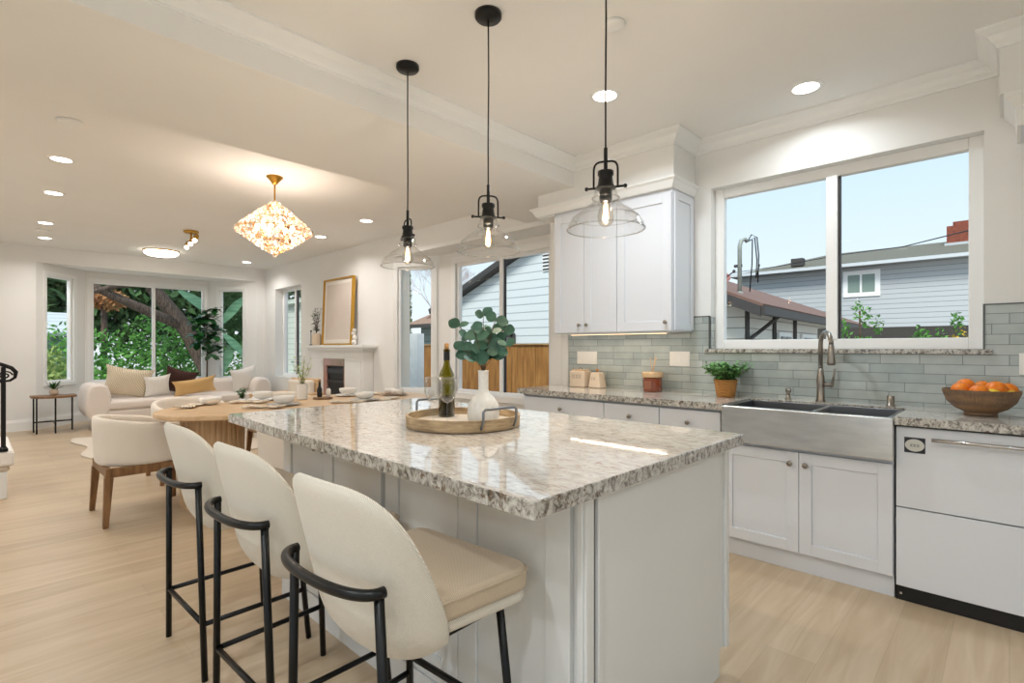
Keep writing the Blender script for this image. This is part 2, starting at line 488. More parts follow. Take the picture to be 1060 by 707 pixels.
# ------------------------------------------------------------------ room shell
XF = -10.8      # far wall
YL = 4.1        # living and dining wall
YK = 3.8        # kitchen wall
ZK, ZL, ZB = 2.80, 2.83, 2.59
ZH = 2.54       # head of both bays
XR, YB = 2.6, -3.4
m_ = MB().box(XF - .2, XR + .2, YB - .2, YL + .2, -.12, 0)
m_.prism([(XF - .2, .4), (XF - .2, 4.2), (-11.75, 3.45), (-11.75, 1.2)], -.12, 0)
m_.prism([(-6.4, YL + .2), (-2.9, YL + .2), (-3.4, 4.8), (-5.8, 4.8)], -.12, 0)
struct('floor', m_, M_floor)

def wall_with_hole(y0, y1, x0, x1, z0, z1, hx0, hx1, hz0, hz1, m_):
    m_.box(x0, hx0, y0, y1, z0, z1); m_.box(hx1, x1, y0, y1, z0, z1)
    m_.box(hx0, hx1, y0, y1, z0, hz0); m_.box(hx0, hx1, y0, y1, hz1, z1)

# kitchen wall with the sink window opening
m_ = MB(); wall_with_hole(YK, YK + .2, -3.12, XR, 0, 3.0, -1.60, -.10, 1.225, 2.44, m_)
m_.box(-3.12, -2.92, YK + .2, YL + .2, 0, 3.0)
struct('wall_kitchen', m_, M_wall)
# living wall with window, plus header over the dining bay
m_ = MB(); wall_with_hole(YL, YL + .25, XF - .2, -6.20, 0, 3.0, -10.32, -9.18, .71, 2.40, m_)
m_.box(-6.20, -3.12, YL, YL + .1, ZH, 3.0)
struct('wall_living', m_, M_wall)
# dining bay: ceiling, knee walls and window surrounds
def seg_wall(m_, p0, p1, z0, z1, t=.1):
    d = Vector((p1[0] - p0[0], p1[1] - p0[1])).normalized(); n = Vector((-d.y, d.x))
    q = [(p0[0], p0[1]), (p1[0], p1[1]), (p1[0] + n.x * t, p1[1] + n.y * t), (p0[0] + n.x * t, p0[1] + n.y * t)]
    m_.prism(q, z0, z1)
def lerp2(a, b, t): return (a[0] + (b[0] - a[0]) * t, a[1] + (b[1] - a[1]) * t)
def bay_segment(m_, p0, p1, a0, a1, z0, z1, ztop):
    """wall segment from p0 to p1 with a window hole between distances a0 and a1"""
    L = math.dist(p0, p1); q0, q1 = lerp2(p0, p1, a0 / L), lerp2(p0, p1, a1 / L)
    seg_wall(m_, p0, q0, 0, ztop); seg_wall(m_, q1, p1, 0, ztop)
    seg_wall(m_, q0, q1, 0, z0); seg_wall(m_, q0, q1, z1, ztop)
    return q0, q1
D0, D1, D2, D3 = (-3.12, 4.1), (-3.55, 4.5), (-5.72, 4.5), (-6.20, 4.1)
# walls run so that their outer side is on the left: go from left to right
m_ = MB()
WZ0, WZ1 = .66, 2.40
dq = []
dq.append(bay_segment(m_, D3, D2, .03, .55, WZ0, WZ1, ZH + .1))
dq.append(bay_segment(m_, D2, D1, .35, 2.01, WZ0, WZ1, ZH + .1))
dq.append(bay_segment(m_, D1, D0, .05, .53, WZ0, WZ1, ZH + .1))
m_.prism([(-6.09, YL + .1), D2, D1, (-3.22, YL + .1)], ZH, ZH + .12)
struct('wall_dining_bay', m_, M_wall)
# far wall with bay
F0, F1, F2, F3 = (XF, .69), (-11.5, 1.36), (-11.5, 3.28), (XF, 3.92)
m_ = MB()
m_.box(XF - .2, XF, YB, F0[1], 0, 3.0); m_.box(XF - .2, XF, F3[1], YL + .2, 0, 3.0)
m_.box(XF - .1, XF, F0[1], F3[1], ZH + .04, 3.0)
fq = []
fq.append(bay_segment(m_, F0, F1, .17, .72, .70, 2.42, ZH + .14))
fq.append(bay_segment(m_, F1, F2, .08, 1.84, .66, 2.42, ZH + .14))
fq.append(bay_segment(m_, F2, F3, .20, .70, .66, 2.42, ZH + .14))
m_.prism([(XF - .1, 3.83), F2, F1, (XF - .1, .78)], ZH + .04, ZH + .16)
struct('wall_far', m_, M_wall)
struct('wall_right', MB().box(XR, XR + .2, YB, -2.6, 0, 3.0).box(XR, XR + .2, .4, YK + .2, 0, 3.0).box(XR, XR + .2, -2.6, .4, 0, .3).box(XR, XR + .2, -2.6, .4, 2.35, 3.0), M_wall)
m_ = MB().box(XF - .2, XR + .2, YB - .2, YB, 2.4, 3.0)
for a_, b_ in ((XF - .2, -9.6), (-5.2, -2.4), (1.9, XR + .2)): m_.box(a_, b_, YB - .2, YB, 0, 2.4)
m_.box(-9.6, -5.2, YB - .2, YB, 0, .3).box(-2.4, 1.9, YB - .2, YB, 0, .05)
struct('wall_near', m_, M_wall)

struct('ceiling', MB().box(-2.6, XR + .1, YB - .1, YK + .1, ZK, ZK + .2), M_ceil)
struct('ceiling_living', MB().box(XF - .1, -3.71, YB - .1, YL + .1, ZL, ZL + .2), M_ceil)
struct('ceiling_beam', MB().box(-3.71, -2.6, YB - .05, YL + .05, ZB, ZL + .1), M_ceil)
struct('ceiling_soffit', MB().box(-2.99, -1.72, 3.45, YK + .05, 2.475, ZK + .05), M_wall)
struct('ceiling_soffit_right', MB().box(-.035, .9, 3.45, YK + .05, 2.487, ZK + .05), M_wall)

# crown mouldings
SEC = [(0, 0), (.085, 0), (.085, -.012), (.07, -.022), (.045, -.035), (.03, -.06), (.014, -.075), (.012, -.09), (0, -.09)]
def crown(name, sec, path, z, mat_=None):
    """section [(out, z)] swept along a polyline with mitred corners; out is to the right of travel"""
    m_ = MB(); P = [Vector(p) for p in path]; n = len(sec); nr = []
    for a, b in zip(P, P[1:]):
        d = (b - a).normalized(); nr.append(Vector((d.y, -d.x)))
    for k, p in enumerate(P):
        n1 = nr[max(0, k - 1)]; n2 = nr[min(len(nr) - 1, k)]
        mv_ = (n1 + n2) / (1 + n1.dot(n2))
        for o, h in sec: m_.v.append((p.x + mv_.x * o, p.y + mv_.y * o, z + h))
    for k in range(len(P) - 1):
        for i in range(n):
            j = (i + 1) % n; m_.face((k * n + j, k * n + i, (k + 1) * n + i, (k + 1) * n + j))
    m_.face(list(range(n))); m_.face([(len(P) - 1) * n + i for i in reversed(range(n))])
    return struct(name, m_, mat_ or M_trim)
crown('trim_1', SEC, [(-2.6, YB), (-2.6, 3.45), (-1.72, 3.45), (-1.72, YK), (-.035, YK), (-.035, 3.45), (.9, 3.45)], ZK)
struct('trim_5', MB().box(-6.20, -3.12, YL - .02, YL, ZH - .012, ZH + .035), M_trim)
struct('trim_6', MB().box(-3.125, -2.915, YK - .025, YK, 0, 2.47).box(-3.10, -2.98, YK - .032, YK - .02, 0, 2.47), M_trim, bevel=.004)
BS = [(0, 0), (.018, 0), (.018, .13), (.012, .15), (.008, .17), (0, .17)]
m_ = MB().extr(BS, (XF, YB), (XF, F0[1]), (1, 0)).extr(BS, (XF, F3[1]), (XF, YL), (1, 0))
for a, b in ((F0, F1), (F1, F2), (F2, F3)):
    d = Vector((b[0] - a[0], b[1] - a[1])).normalized(); m_.extr(BS, a, b, (d.y, -d.x))
struct('baseboard_far', m_, M_trim)
struct('baseboard_living', MB().extr(BS, (XF, YL), (-8.5, YL), (0, -1)).extr(BS, (-6.6, YL), (-6.15, YL), (0, -1)), M_trim)

# ------------------------------------------------------------------ windows
wcount = [0]
def window_unit(p0, p1, z0, z1, mull=None, fw=.055, depth=.06, recess=.03, casing=0, pos=0):
    """window in a wall segment from p0 to p1 (outer side to the left of p0->p1)"""
    wcount[0] += 1
    d = Vector((p1[0] - p0[0], p1[1] - p0[1])); L = d.length; ang = math.atan2(d.y, d.x)
    root = bpy.data.objects.new('window_%d' % wcount[0], None); COL.objects.link(root)
    root['kind'] = 'structure'; root.location = (p0[0], p0[1], 0); root.rotation_euler = (0, 0, ang)
    y0, y1 = recess, recess + depth
    m_ = MB()
    m_.box(0, fw, y0, y1, z0, z1).box(L - fw, L, y0, y1, z0, z1).box(fw, L - fw, y0, y1, z1 - fw, z1).box(fw, L - fw, y0, y1, z0, z0 + fw)
    obj('window_frame', m_, M_vinyl, root, bevel=.004)
    if mull:
        m_ = MB()
        for x, wd in mull: m_.box(x - wd / 2, x + wd / 2, y0 - .004, y1 + .004, z0 + fw * .9, z1 - fw * .9)
        obj('window_mullion', m_, M_vinyl, root, bevel=.003)
        m_ = MB()
        for x, wd in mull: m_.box(x + wd / 2, x + wd / 2 + .012, y0 + .02, y1 - .004, z0 + fw, z1 - fw)
        obj('sash_seal', m_, M_fasc, root)
    obj('pane', MB().box(fw * .9, L - fw * .9, y1 - .022, y1 - .018, z0 + fw * .9, z1 - fw * .9), M_pane, root)
    if casing:
        c = casing; m_ = MB()
        m_.box(-c, .012, -.018, .0, z0 - c, z1 + c).box(L - .012, L + c, -.018, .0, z0 - c, z1 + c)
        m_.box(.012, L - .012, -.018, 0, z1 - .012, z1 + c).box(.012, L - .012, -.03, 0, z0 - c, z0 + .012)
        obj('window_casing', m_, M_trim, root, bevel=.003)
    return root
# over the sink
window_unit((-1.60, YK), (-.10, YK), 1.252, 2.44, [(.765, .065)], fw=.066, depth=.06, recess=.075)
# dining bay
window_unit(*dq[0], WZ0, WZ1, fw=.045, recess=.02, casing=.05)
window_unit(*dq[1], WZ0, WZ1, [(.85, .055)], fw=.05, recess=.02, casing=.07)
window_unit(*dq[2], WZ0, WZ1, fw=.045, recess=.02, casing=.05)
# living window
window_unit((-10.32, YL + .12), (-9.18, YL + .12), .71, 2.40, [(.56, .05)], fw=.05)
# far bay
window_unit(*fq[0], .70, 2.42, fw=.04, recess=.02, casing=.05)
window_unit(*fq[1], .66, 2.42, [(.92, .05)], fw=.04, recess=.02, casing=.05)
window_unit(*fq[2], .66, 2.42, fw=.04, recess=.02, casing=.05)
# large unseen windows added behind the camera for soft daylight
window_unit((1.9, YB), (-2.4, YB), .05, 2.4, [(1.43, .06), (2.87, .06)], fw=.07)
window_unit((-5.2, YB), (-9.6, YB), .3, 2.4, [(1.47, .06), (2.93, .06)], fw=.07)
window_unit((XR, .4), (XR, -2.6), .3, 2.35, [(1.5, .06)], fw=.07)
# granite ledge under the sink window
m_ = MB().box(-1.64, -.065, YK - .025, YK + .075, 1.224, 1.252)
tag(obj('window_ledge', m_, M_grane, bevel=.004), 'speckled granite ledge along the foot of the sink window', 'window ledge')

# tiled backsplash
m_ = MB()
yy = YK - .01
m_.box(-2.915, -1.64, yy, YK, .92, 1.375); m_.box(-1.74, -1.605, yy, YK, 1.375, 1.49)
m_.box(-1.64, -.065, yy, YK, .92, 1.224); m_.box(-1.64, -1.605, yy, YK, 1.252, 1.375)
m_.box(-.065, 1.1, yy, YK, .92, 1.49); m_.box(-.095, -.065, yy, YK, 1.252, 1.49)
bs = thing('tile_backsplash', 'grey green glass subway tile backsplash behind the sink and counters', 'backsplash', (0, 0, 0))
obj('wall_tiles', m_, M_tile, bs)
obj('reveal_tiles', MB().box(-1.605, -1.597, YK, YK + .075, 1.252, 1.49), M_tiley, bs)
M_es = mat('dark grey edge strip', '#5e6160', .4, .5)
obj('metal_edge_strip', MB().box(-1.612, -1.603, yy - .003, YK, 1.252, 1.497).box(-1.74, -1.603, yy - .003, YK, 1.49, 1.497), M_es, bs)
obj('metal_edge_strip', MB().box(-.098, 1.1, yy - .003, YK, 1.49, 1.497).box(-.104, -.095, yy - .003, YK, 1.252, 1.497), M_es, bs)

# ------------------------------------------------------------------ cabinet helpers
def shaker(w_, h_, rail=.062, t=.02):
    """door in local coords: x 0..w, z 0..h, front at y=-t"""
    m_ = MB()
    m_.box(0, rail, -t, 0, 0, h_).box(w_ - rail, w_, -t, 0, 0, h_).box(rail, w_ - rail, -t, 0, h_ - rail, h_).box(rail, w_ - rail, -t, 0, 0, rail)
    m_.box(rail, w_ - rail, -t + .009, 0, rail, h_ - rail)
    return m_
def knob(parent, x, y, z, s=1.0, ax='-y'):
    m_ = MB()
    m_.lathe([(.006 * s, 0), (.006 * s, .012 * s), (.011 * s, .016 * s), (.015 * s, .021 * s), (.0155 * s, .026 * s), (.012 * s, .030 * s), (.004 * s, .032 * s)], 16)
    o = obj('knob', m_, M_nick, parent, smooth=True, loc=(x, y, z))
    o.rotation_euler = (PI / 2, 0, 0)
    return o
def flat_front(w_, h_, t=.02): return MB().box(0, w_, -t, 0, 0, h_)

# ---- base cabinets along the sink wall (front of carcass at y=3.22, door face 3.20)
YC = 3.22
def base_unit(x0, x1, label, drawer=True, doors=1, zc=.862):
    w_ = x1 - x0
    t = thing('base_cabinet', label, 'cabinet', (x0, YC, 0))
    obj('carcass', MB().box(0, w_, .0, YK - YC - .012, .10, zc), M_cab, t)
    obj('toe_kick', MB().box(.0, w_, .012, .035, 0, .10), M_cab, t)
    g = .003
    if drawer:
        dz0, dz1 = .70, .862
        d = obj('drawer', flat_front(w_ - 2 * g, dz1 - dz0 - g), M_cab, t, bevel=.0015, seg=1, loc=(g, 0, dz0))
        knob(d, w_ / 2 - g, -.02, (dz1 - dz0) / 2)
        ztop = .695
    else: ztop = .675
    dw = (w_ - g) / doors
    for k in range(doors):
        d = obj('door', shaker(dw - g, ztop - .112), M_cab, t, bevel=.0015, seg=1, loc=(g + k * dw, 0, .112))
        kx = dw - g - .04 if (k == 0 and doors == 2) or doors == 1 else .04
        if doors == 2 and k == 1: kx = .036
        knob(d, kx, -.02, ztop - .112 - .065)
    return t
base_unit(-2.93, -2.14, 'white base cabinet with one wide drawer at the bay window end', True, 2)
base_unit(-2.14, -1.70, 'white base cabinet with drawer, in the middle of the left run', True, 1)
base_unit(-1.70, -1.285, 'white base cabinet with drawer directly left of the farmhouse sink', True, 1)
base_unit(-1.28, -.42, 'white two door base cabinet under the farmhouse sink', False, 2, .695)
base_unit(.205, .9, 'white base cabinet to the right of the drawer dishwasher', True, 2)
struct('painted_counter_shade', MB().box(-2.94, -1.27, YC - .012, YC, .862, .879), mat('grey counter shadow strip', '#a9abb0', .5))  # grey strip that paints in the shade under the counter edge

# ---- dishwasher
dw = thing('dishwasher', 'white two drawer dishwasher with bar handle and black plinth', 'dishwasher', (-.412, YC, 0))
W = .612
obj('body', MB().box(0, W, .002, .55, .07, .872), M_blk, dw)
o = obj('upper_drawer', MB().box(.003, W - .003, -.022, 0, .472, .868), M_cab, dw, bevel=.002, seg=1)
h = obj('bar_handle', MB().tube([(.145, -.062, .82), (W - .05, -.062, .82)], .009, 12), M_chrome, o, smooth=True)
for x in (.165, W - .07): obj('handle_mount', MB().tube([(x, -.062, .82), (x, -.02, .82)], .006, 8), M_chrome, o, smooth=True)
b_ = obj('badge', MB().box(.036, .118, -.0245, -.022, .745, .82), mat('dark navy badge', '#1d1e28', .4), o)
mo = MB(); n = 32
for y in (-.0245, -.0262):
    for i in range(n): mo.v.append((.077 + .038 * math.cos(2 * PI * i / n), y, .7825 + .030 * math.sin(2 * PI * i / n)))
mo.face(list(range(n))[::-1]); mo.face([n + i for i in range(n)])
for i in range(n): mo.face((i, (i + 1) % n, n + (i + 1) % n, n + i))
obj('oval_emblem', mo, mat('pale emblem', '#cfcfc8', .4), o)
obj('emblem_mark', MB().box(.056, .098, -.0268, -.026, .775, .777).box(.058, .096, -.0268, -.026, .787, .789).box(.060, .068, -.0268, -.026, .777, .787).box(.073, .081, -.0268, -.026, .777, .787).box(.086, .094, -.0268, -.026, .777, .787), mat('grey emblem print', '#9c9c98', .5), o)
obj('lower_drawer', MB().box(.003, W - .003, -.022, 0, .078, .466), M_cab, dw, bevel=.002, seg=1)
obj('plinth', MB().box(.0, W, .0, .03, .0, .072), M_blk, dw)
obj('plinth_screw', MB().lathe([(.006, 0), (.006, .002)], 10, (0, 0, 0)), M_chrome, dw, loc=(.02, -.001, .035)).rotation_euler = (PI / 2, 0, 0)

# ---- worktop along the sink wall
def counter_poly(m_, poly, z0, z1):
    """granite slab: polished top faces use slot 0, sides slot 1"""
    k = len(m_.f); m_.prism(poly, z0, z1)
    m_.mi[k] = 0; m_.mi[k + 1] = 0
    for i in range(k + 2, len(m_.f)): m_.mi[i] = 1
wt = MB()
rd = []
for i in range(7):
    a = PI + PI / 2 * i / 6; rd.append((-2.95 + .05 * math.cos(a) , 3.21 + .05 * math.sin(a)))
yb = YK - .0105
counter_poly(wt, rd + [(-1.262, 3.16), (-1.262, 3.64), (-.412, 3.64), (-.412, 3.16), (1.0, 3.16), (1.0, yb), (-3.0, yb)], .88, .92)
tag(obj('worktop', wt, [M_gran, M_grane]), 'speckled granite worktop along the window wall, cut out around the sink', 'countertop')

# ---- farmhouse sink
sk = thing('farmhouse_sink', 'stainless steel double bowl apron front sink below the window', 'sink', (-1.26, 3.14, 0))
m_ = MB()
L, Dp, z0, z1 = .846, .495, .70, .912
m_.box(.0, L, 0, .05, z0, z1)
obj('apron', m_, M_steel, sk, bevel=.006)
m_ = MB()
m_.box(.0, .03, .05, Dp, z0, z1).box(L - .03, L, .05, Dp, z0, z1).box(.03, L - .03, Dp - .03, Dp, z0, z1).box(.03, L - .03, .05, Dp - .03, z0, z0 + .01)
obj('basin', m_, M_basin, sk, bevel=.003)
obj('divider', MB().box(.45, .475, .05, Dp - .03, z0 + .01, z1 - .008), M_steel, sk, bevel=.004)
for x in (.24, .65):
    obj('drain', MB().lathe([(.045, 0), (.045, .004), (.03, .005)], 20), M_chrome, sk, smooth=True, loc=(x, .27, z0 + .01))

# ---- faucet
fa = thing('faucet', 'brushed nickel gooseneck pull down faucet behind the sink', 'faucet', (-.86, 3.71, .92))
obj('base', MB().lathe([(.028, 0), (.028, .008), (.023, .014), (.021, .10), (.024, .13), (.020, .17), (.014, .21)], 24), M_nick, fa, smooth=True)
pts = [(0, 0, .20), (0, 0, .36)]
for i in range(1, 13):
    a = PI * i / 12; pts.append((.055 * (1 - math.cos(a)) * .75, -.075 * (1 - math.cos(a)) * .75, .36 + .075 * math.sin(a)))
obj('spout', MB().tube(pts, .0135, 14), M_nick, fa, smooth=True)
p = pts[-1]
obj('spray_head', MB().lathe([(.014, 0), (.017, -.02), (.019, -.07), (.023, -.11), (.021, -.125), (.012, -.127)], 20, p), M_nick, fa, smooth=True)
obj('lever', MB().tube([(.01, 0, .11), (.07, -.01, .11)], .016, 12).tube([(.068, -.01, .115), (.078, -.012, .21)], [.007, .006], 10), M_nick, fa, smooth=True)
sp = thing('soap_dispenser', 'small brushed nickel soap pump left of the faucet', 'soap dispenser', (-1.05, 3.72, .92))
obj('base', MB().lathe([(.02, 0), (.02, .006), (.013, .012), (.013, .045), (.017, .05), (.017, .07), (.010, .075)], 20), M_nick, sp, smooth=True)
obj('nozzle', MB().tube([(0, 0, .064), (.02, -.035, .066), (.022, -.04, .052)], .006, 8), M_nick, sp, smooth=True)
tag(obj('air_gap_cap', MB().lathe([(.024, 0), (.024, .004), (.019, .006), (.019, .055), (.017, .06), (.004, .061)], 24), M_nick, smooth=True, loc=(-.50, 3.71, .92)),
    'short nickel cylinder cap on the counter right of the sink', 'air gap')

# ---- upper cabinets
YU = 3.47
def upper_unit(x0, x1, label, doors, open_side='r', z0=1.38, z1=2.40):
    w_ = x1 - x0
    t = thing('wall_cabinet', label, 'cabinet', (x0, YU, z0))
    obj('carcass', MB().box(0, w_, 0, YK - YU - .005, 0, z1 - z0), M_cab, t)
    g = .003; dwid = (w_ - g) / doors
    for k in range(doors):
        d = obj('door', shaker(dwid - g, z1 - z0 - .03, .068), M_cab, t, bevel=.0015, seg=1, loc=(g + k * dwid, 0, .004))
        kx = dwid - g - .036 if (doors == 2 and k == 0) or doors == 1 else .036
        knob(d, kx, -.02, .06)
    return t
u1 = upper_unit(-2.81, -2.19, 'white two door wall cabinet beside the bay window', 2)
u2 = upper_unit(-2.19, -1.737, 'white single door wall cabinet next to the sink window', 1)
obj('end_panel', shaker(.30, .99, .05, .012), M_cab, u2, bevel=.0015, seg=1, loc=(.455, .012, .01)).rotation_euler = (0, 0, PI / 2)
cs = [(0, 0), (.05, 0), (.05, -.012), (.034, -.026), (.02, -.055), (.010, -.072), (0, -.072)]
crown('trim_8', cs, [(-2.995, YK - .03), (-2.995, 3.45), (-1.737, 3.45), (-1.737, YK)], 2.4745)
struct('trim_9', MB().box(-2.995, -2.812, 3.46, YK - .026, 2.39, 2.475).box(-2.81, -1.737, 3.46, YK - .005, 2.402, 2.475), M_trim)
u3 = thing('wall_cabinet', 'white wall cabinet corner at the top right edge of the picture', 'cabinet', (.04, 3.50, 2.33))
obj('carcass', MB().box(0, .8, 0, .295, 0, .155), M_cab, u3)
cc = crown('crown', [(0, .155), (.06, .155), (.06, .14), (.02, .09), (.012, 0), (0, 0)], [(0, .295), (0, 0), (.8, 0)], 0); cc.parent = u3; del cc['kind']
# under cabinet light strip
us = thing('under_cabinet_light', 'slim warm light strip under the wall cabinets', 'light', (-2.27, 3.56, 1.365))
obj('housing', MB().box(-.45, .45, -.015, .015, .004, .0148), M_trim, us)
obj('diffuser', MB().box(-.44, .44, -.003, .003, .0, .004), emit('under cabinet led', '#ffd9a6', 1.5), us)
ld = bpy.data.lights.new('strip_lamp', 'AREA'); ld.shape = 'RECTANGLE'; ld.size = .88; ld.size_y = .006; ld.energy = .8; ld.color = (1, .86, .68)
lo = bpy.data.objects.new('strip_lamp', ld); COL.objects.link(lo); lo.parent = us; lo.location = (0, 0, -.003)

# ---- sockets and switches
def plate(x0, x1, z0, z1, label, kind='switch'):
    w_, h_ = x1 - x0, z1 - z0
    t = thing('wall_plate', label, 'wall plate', ((x0 + x1) / 2, YK - .0105, (z0 + z1) / 2))
    obj('cover', MB().box(-w_ / 2, w_ / 2, -.007, 0, -h_ / 2, h_ / 2), M_ceram, t, bevel=.003)
    n = max(1, round(w_ / .055))
    for i in range(n):
        cx = -w_ / 2 + w_ * (i + .5) / n
        obj('rocker' if kind == 'switch' else 'socket', MB().box(cx - .0165, cx + .0165, -.0095, -.007, -.033, .033), M_ceram, t, bevel=.0015, seg=1)
    return t
plate(-2.815, -2.60, 1.115, 1.228, 'wide white outlet plate above the two beige canisters')
plate(-1.92, -1.755, 1.118, 1.232, 'white switch plate right of the reed diffuser')
plate(.036, .11, 1.118, 1.232, 'white switch plate above the orange bowl at the right edge')

# ------------------------------------------------------------------ island
IX0, IX1, IY0, IY1 = -2.90, -.755, .855, 2.11
isl = thing('kitchen_island', 'large white kitchen island cabinet with panelled front behind the stools', 'kitchen island', (-1.75, 1.58, 0))
ox, oy = 1.75, -1.58
def loc_box(m_, x0, x1, y0, y1, z0, z1): return m_.box(x0 + ox, x1 + ox, y0 + oy, y1 + oy, z0, z1)
m_ = MB(); loc_box(m_, -2.68, -.82, 1.122, 1.98, .0, .877); loc_box(m_, -2.68, -.82, 1.98, 2.04, .10, .877)
obj('carcass', m_, M_isl, isl)
m_ = MB(); loc_box(m_, -.82, -.802, 1.10, 1.985, 0, .877); loc_box(m_, -.82, -.802, 1.985, 2.05, .10, .877)
obj('end_panel', m_, M_isl, isl, bevel=.002, seg=1)
for q in ((-.802, -.792, 1.105, 1.14, 0, .877), (-.802, -.788, 1.155, 1.17, 0, .877), (-.802, -.790, 2.02, 2.05, .10, .877)):
    obj('corner_post', loc_box(MB(), *q), M_isl, isl, bevel=.002, seg=1)
obj('corner_groove', loc_box(MB(), -.8015, -.7995, 1.142, 1.153, 0, .877), mat('dark panel groove', '#6b6966', .7), isl)
m_ = MB(); loc_box(m_, -2.68, -2.66, 2.04, 2.05, .10, .877)
for x0, x1, kside in ((-2.67, -2.245, 1), (-2.242, -1.765, 0), (-1.735, -1.305, 1), (-1.302, -.845, 0)):
    d = obj('door', shaker(x1 - x0, .75, .085), M_isl, isl, bevel=.0015, seg=1, loc=(x0 + ox, 1.122 + oy, .115))
    knob(d, (x1 - x0 - .04) if kside else .04, -.02, .69)
obj('skirting', loc_box(MB(), -2.68, -.83, 1.098, 1.122, 0, .11), M_isl, isl)
it = MB()
counter_poly(it, [(IX0, IY0 + .06), (IX1, IY0), (IX1, IY1), (IX0, IY1)], .878, .92)
tag(obj('island_worktop', it, [M_gran, M_grane], bevel=.0025, seg=1), 'polished speckled granite slab on top of the island', 'countertop')

# ------------------------------------------------------------------ bar stools (local: front is +y, origin on the floor)
def stool_shell(m_):
    NU, NV = 36, 10
    th = .034
    A = math.radians(92)
    def ring(u):
        ph = u * A
        au = abs(u)
        zt = .590 + .355 * (1 - au ** 3) ** .7
        zb = .520 + .045 * au ** 2
        outer, inner = [], []
        for k in range(NV + 1):
            v = k / NV; z = zb + (zt - zb) * v
            h = (z - .515) / .42
            s = .92 + .09 * h
            if z < .60: s *= 1 - .22 * ((.60 - z) / .08) ** 2 if z > .52 else .78
            lean = -.085 * h - .025
            bx, by = .246 * s, .145 * s
            sx_ = math.copysign(abs(math.sin(ph)) ** .85, ph); cy_ = -math.copysign(abs(math.cos(ph)) ** .85, math.cos(ph))
            outer.append((bx * sx_, by * cy_ + lean, z))
            inner.append(((bx - th) * sx_, (by - th) * cy_ + lean, z))
        top = [( (outer[-1][i] + inner[-1][i]) / 2 + (0, 0, .016)[i]) for i in range(3)]
        bot = [( (outer[0][i] + inner[0][i]) / 2 - (0, 0, .012)[i]) for i in range(3)]
        return [bot] + outer + [top] + inner[::-1]
    rings = []
    us = [-1 + 2 * i / NU for i in range(NU + 1)]
    for u in us:
        b = len(m_.v)
        r = ring(max(-.999, min(.999, u)))
        for p in r: m_.v.append(tuple(p))
        rings.append((b, len(r)))
    for (b0, n), (b1, _) in zip(rings, rings[1:]):
        for i in range(n):
            j = (i + 1) % n
            m_.face((b0 + i, b1 + i, b1 + j, b0 + j))
    b, n = rings[0]; m_.face([b + i for i in range(n)])
    b, n = rings[-1]; m_.face([b + i for i in reversed(range(n))])
    return m_
def make_stool(label, loc):
    t = thing('bar_stool', label, 'bar stool', loc, 0, 'cream bar stools at the island')
    obj('backrest', stool_shell(MB()), M_boucle, t, smooth=True, sub=1)
    # padded seat: rounded plan
    def plan(w_, y0, y1, r=.05, n=6):
        P = []
        for cx, cy, a0 in ((w_ - r, y1 - r, 0), (-w_ + r, y1 - r, PI / 2), (-w_ * .86 + .10, y0 + .10, PI), (w_ * .86 - .10, y0 + .10, 1.5 * PI)):
            rq = r if a0 < 3 else .10
            for i in range(n + 1):
                a = a0 + PI / 2 * i / n; P.append((cx + rq * math.cos(a), cy + rq * math.sin(a)))
        return P
    st = obj('seat', MB().prism(plan(.240, -.16, .262), .602, .668), M_seat, t, bevel=.018, seg=4)
    pp = [(x, y, .655) for x, y in plan(.2405, -.16, .2625)]
    obj('piping', MB().tube(pp, .0028, 6, True), M_seat, st, smooth=True)
    obj('seat_pan', MB().prism(plan(.234, -.13, .256), .572, .604), M_boucle, t, bevel=.012, seg=3)
    # rail wrapped around the back
    R = []
    for i in range(25):
        a = math.radians(-90 + 180 * i / 24)
        R.append((.192 * math.copysign(abs(math.sin(a)) ** .9, a), -.195 - .072 * max(0, math.cos(a)) ** .8, .735))
    obj('back_rail', MB().tube(R, .0125, 12), M_black, t, smooth=True)
    for sx_ in (-1, 1):
        obj('leg', MB().tube([(sx_ * .186, -.205, .73), (sx_ * .228, -.195, 0)], .0115, 12), M_black, t, smooth=True)
        obj('leg', MB().tube([(sx_ * .195, .17, .572), (sx_ * .235, .21, 0)], .0115, 12), M_black, t, smooth=True)
        zz = .21; f = 1 - zz / .73
        obj('side_stretcher', MB().tube([(sx_ * .217, -.193, .21), (sx_ * .221, .195, .21)], .0095, 10), M_black, t, smooth=True)
        obj('seat_bracket', MB().tube([(sx_ * .18, -.06, .563), (sx_ * .19, .18, .566)], .008, 8), M_black, t, smooth=True)
    obj('foot_rest', MB().tube([(-.217, .19, .27), (.217, .19, .27)], .0105, 10), M_black, t, smooth=True)
    obj('rear_stretcher', MB().tube([(-.217, -.196, .21), (.217, -.196, .21)], .0095, 10), M_black, t, smooth=True)
    return t
st0 = make_stool('cream bar stool with black frame, nearest to the camera', (-1.172, .80, 0))
st0.rotation_euler = (0, 0, math.radians(3))
copy_tree(st0, (-1.79, .80, 0), .04, 'cream bar stool with black frame, middle one of the three')
copy_tree(st0, (-2.43, .80, 0), .03, 'cream bar stool with black frame, farthest one near the dining table')

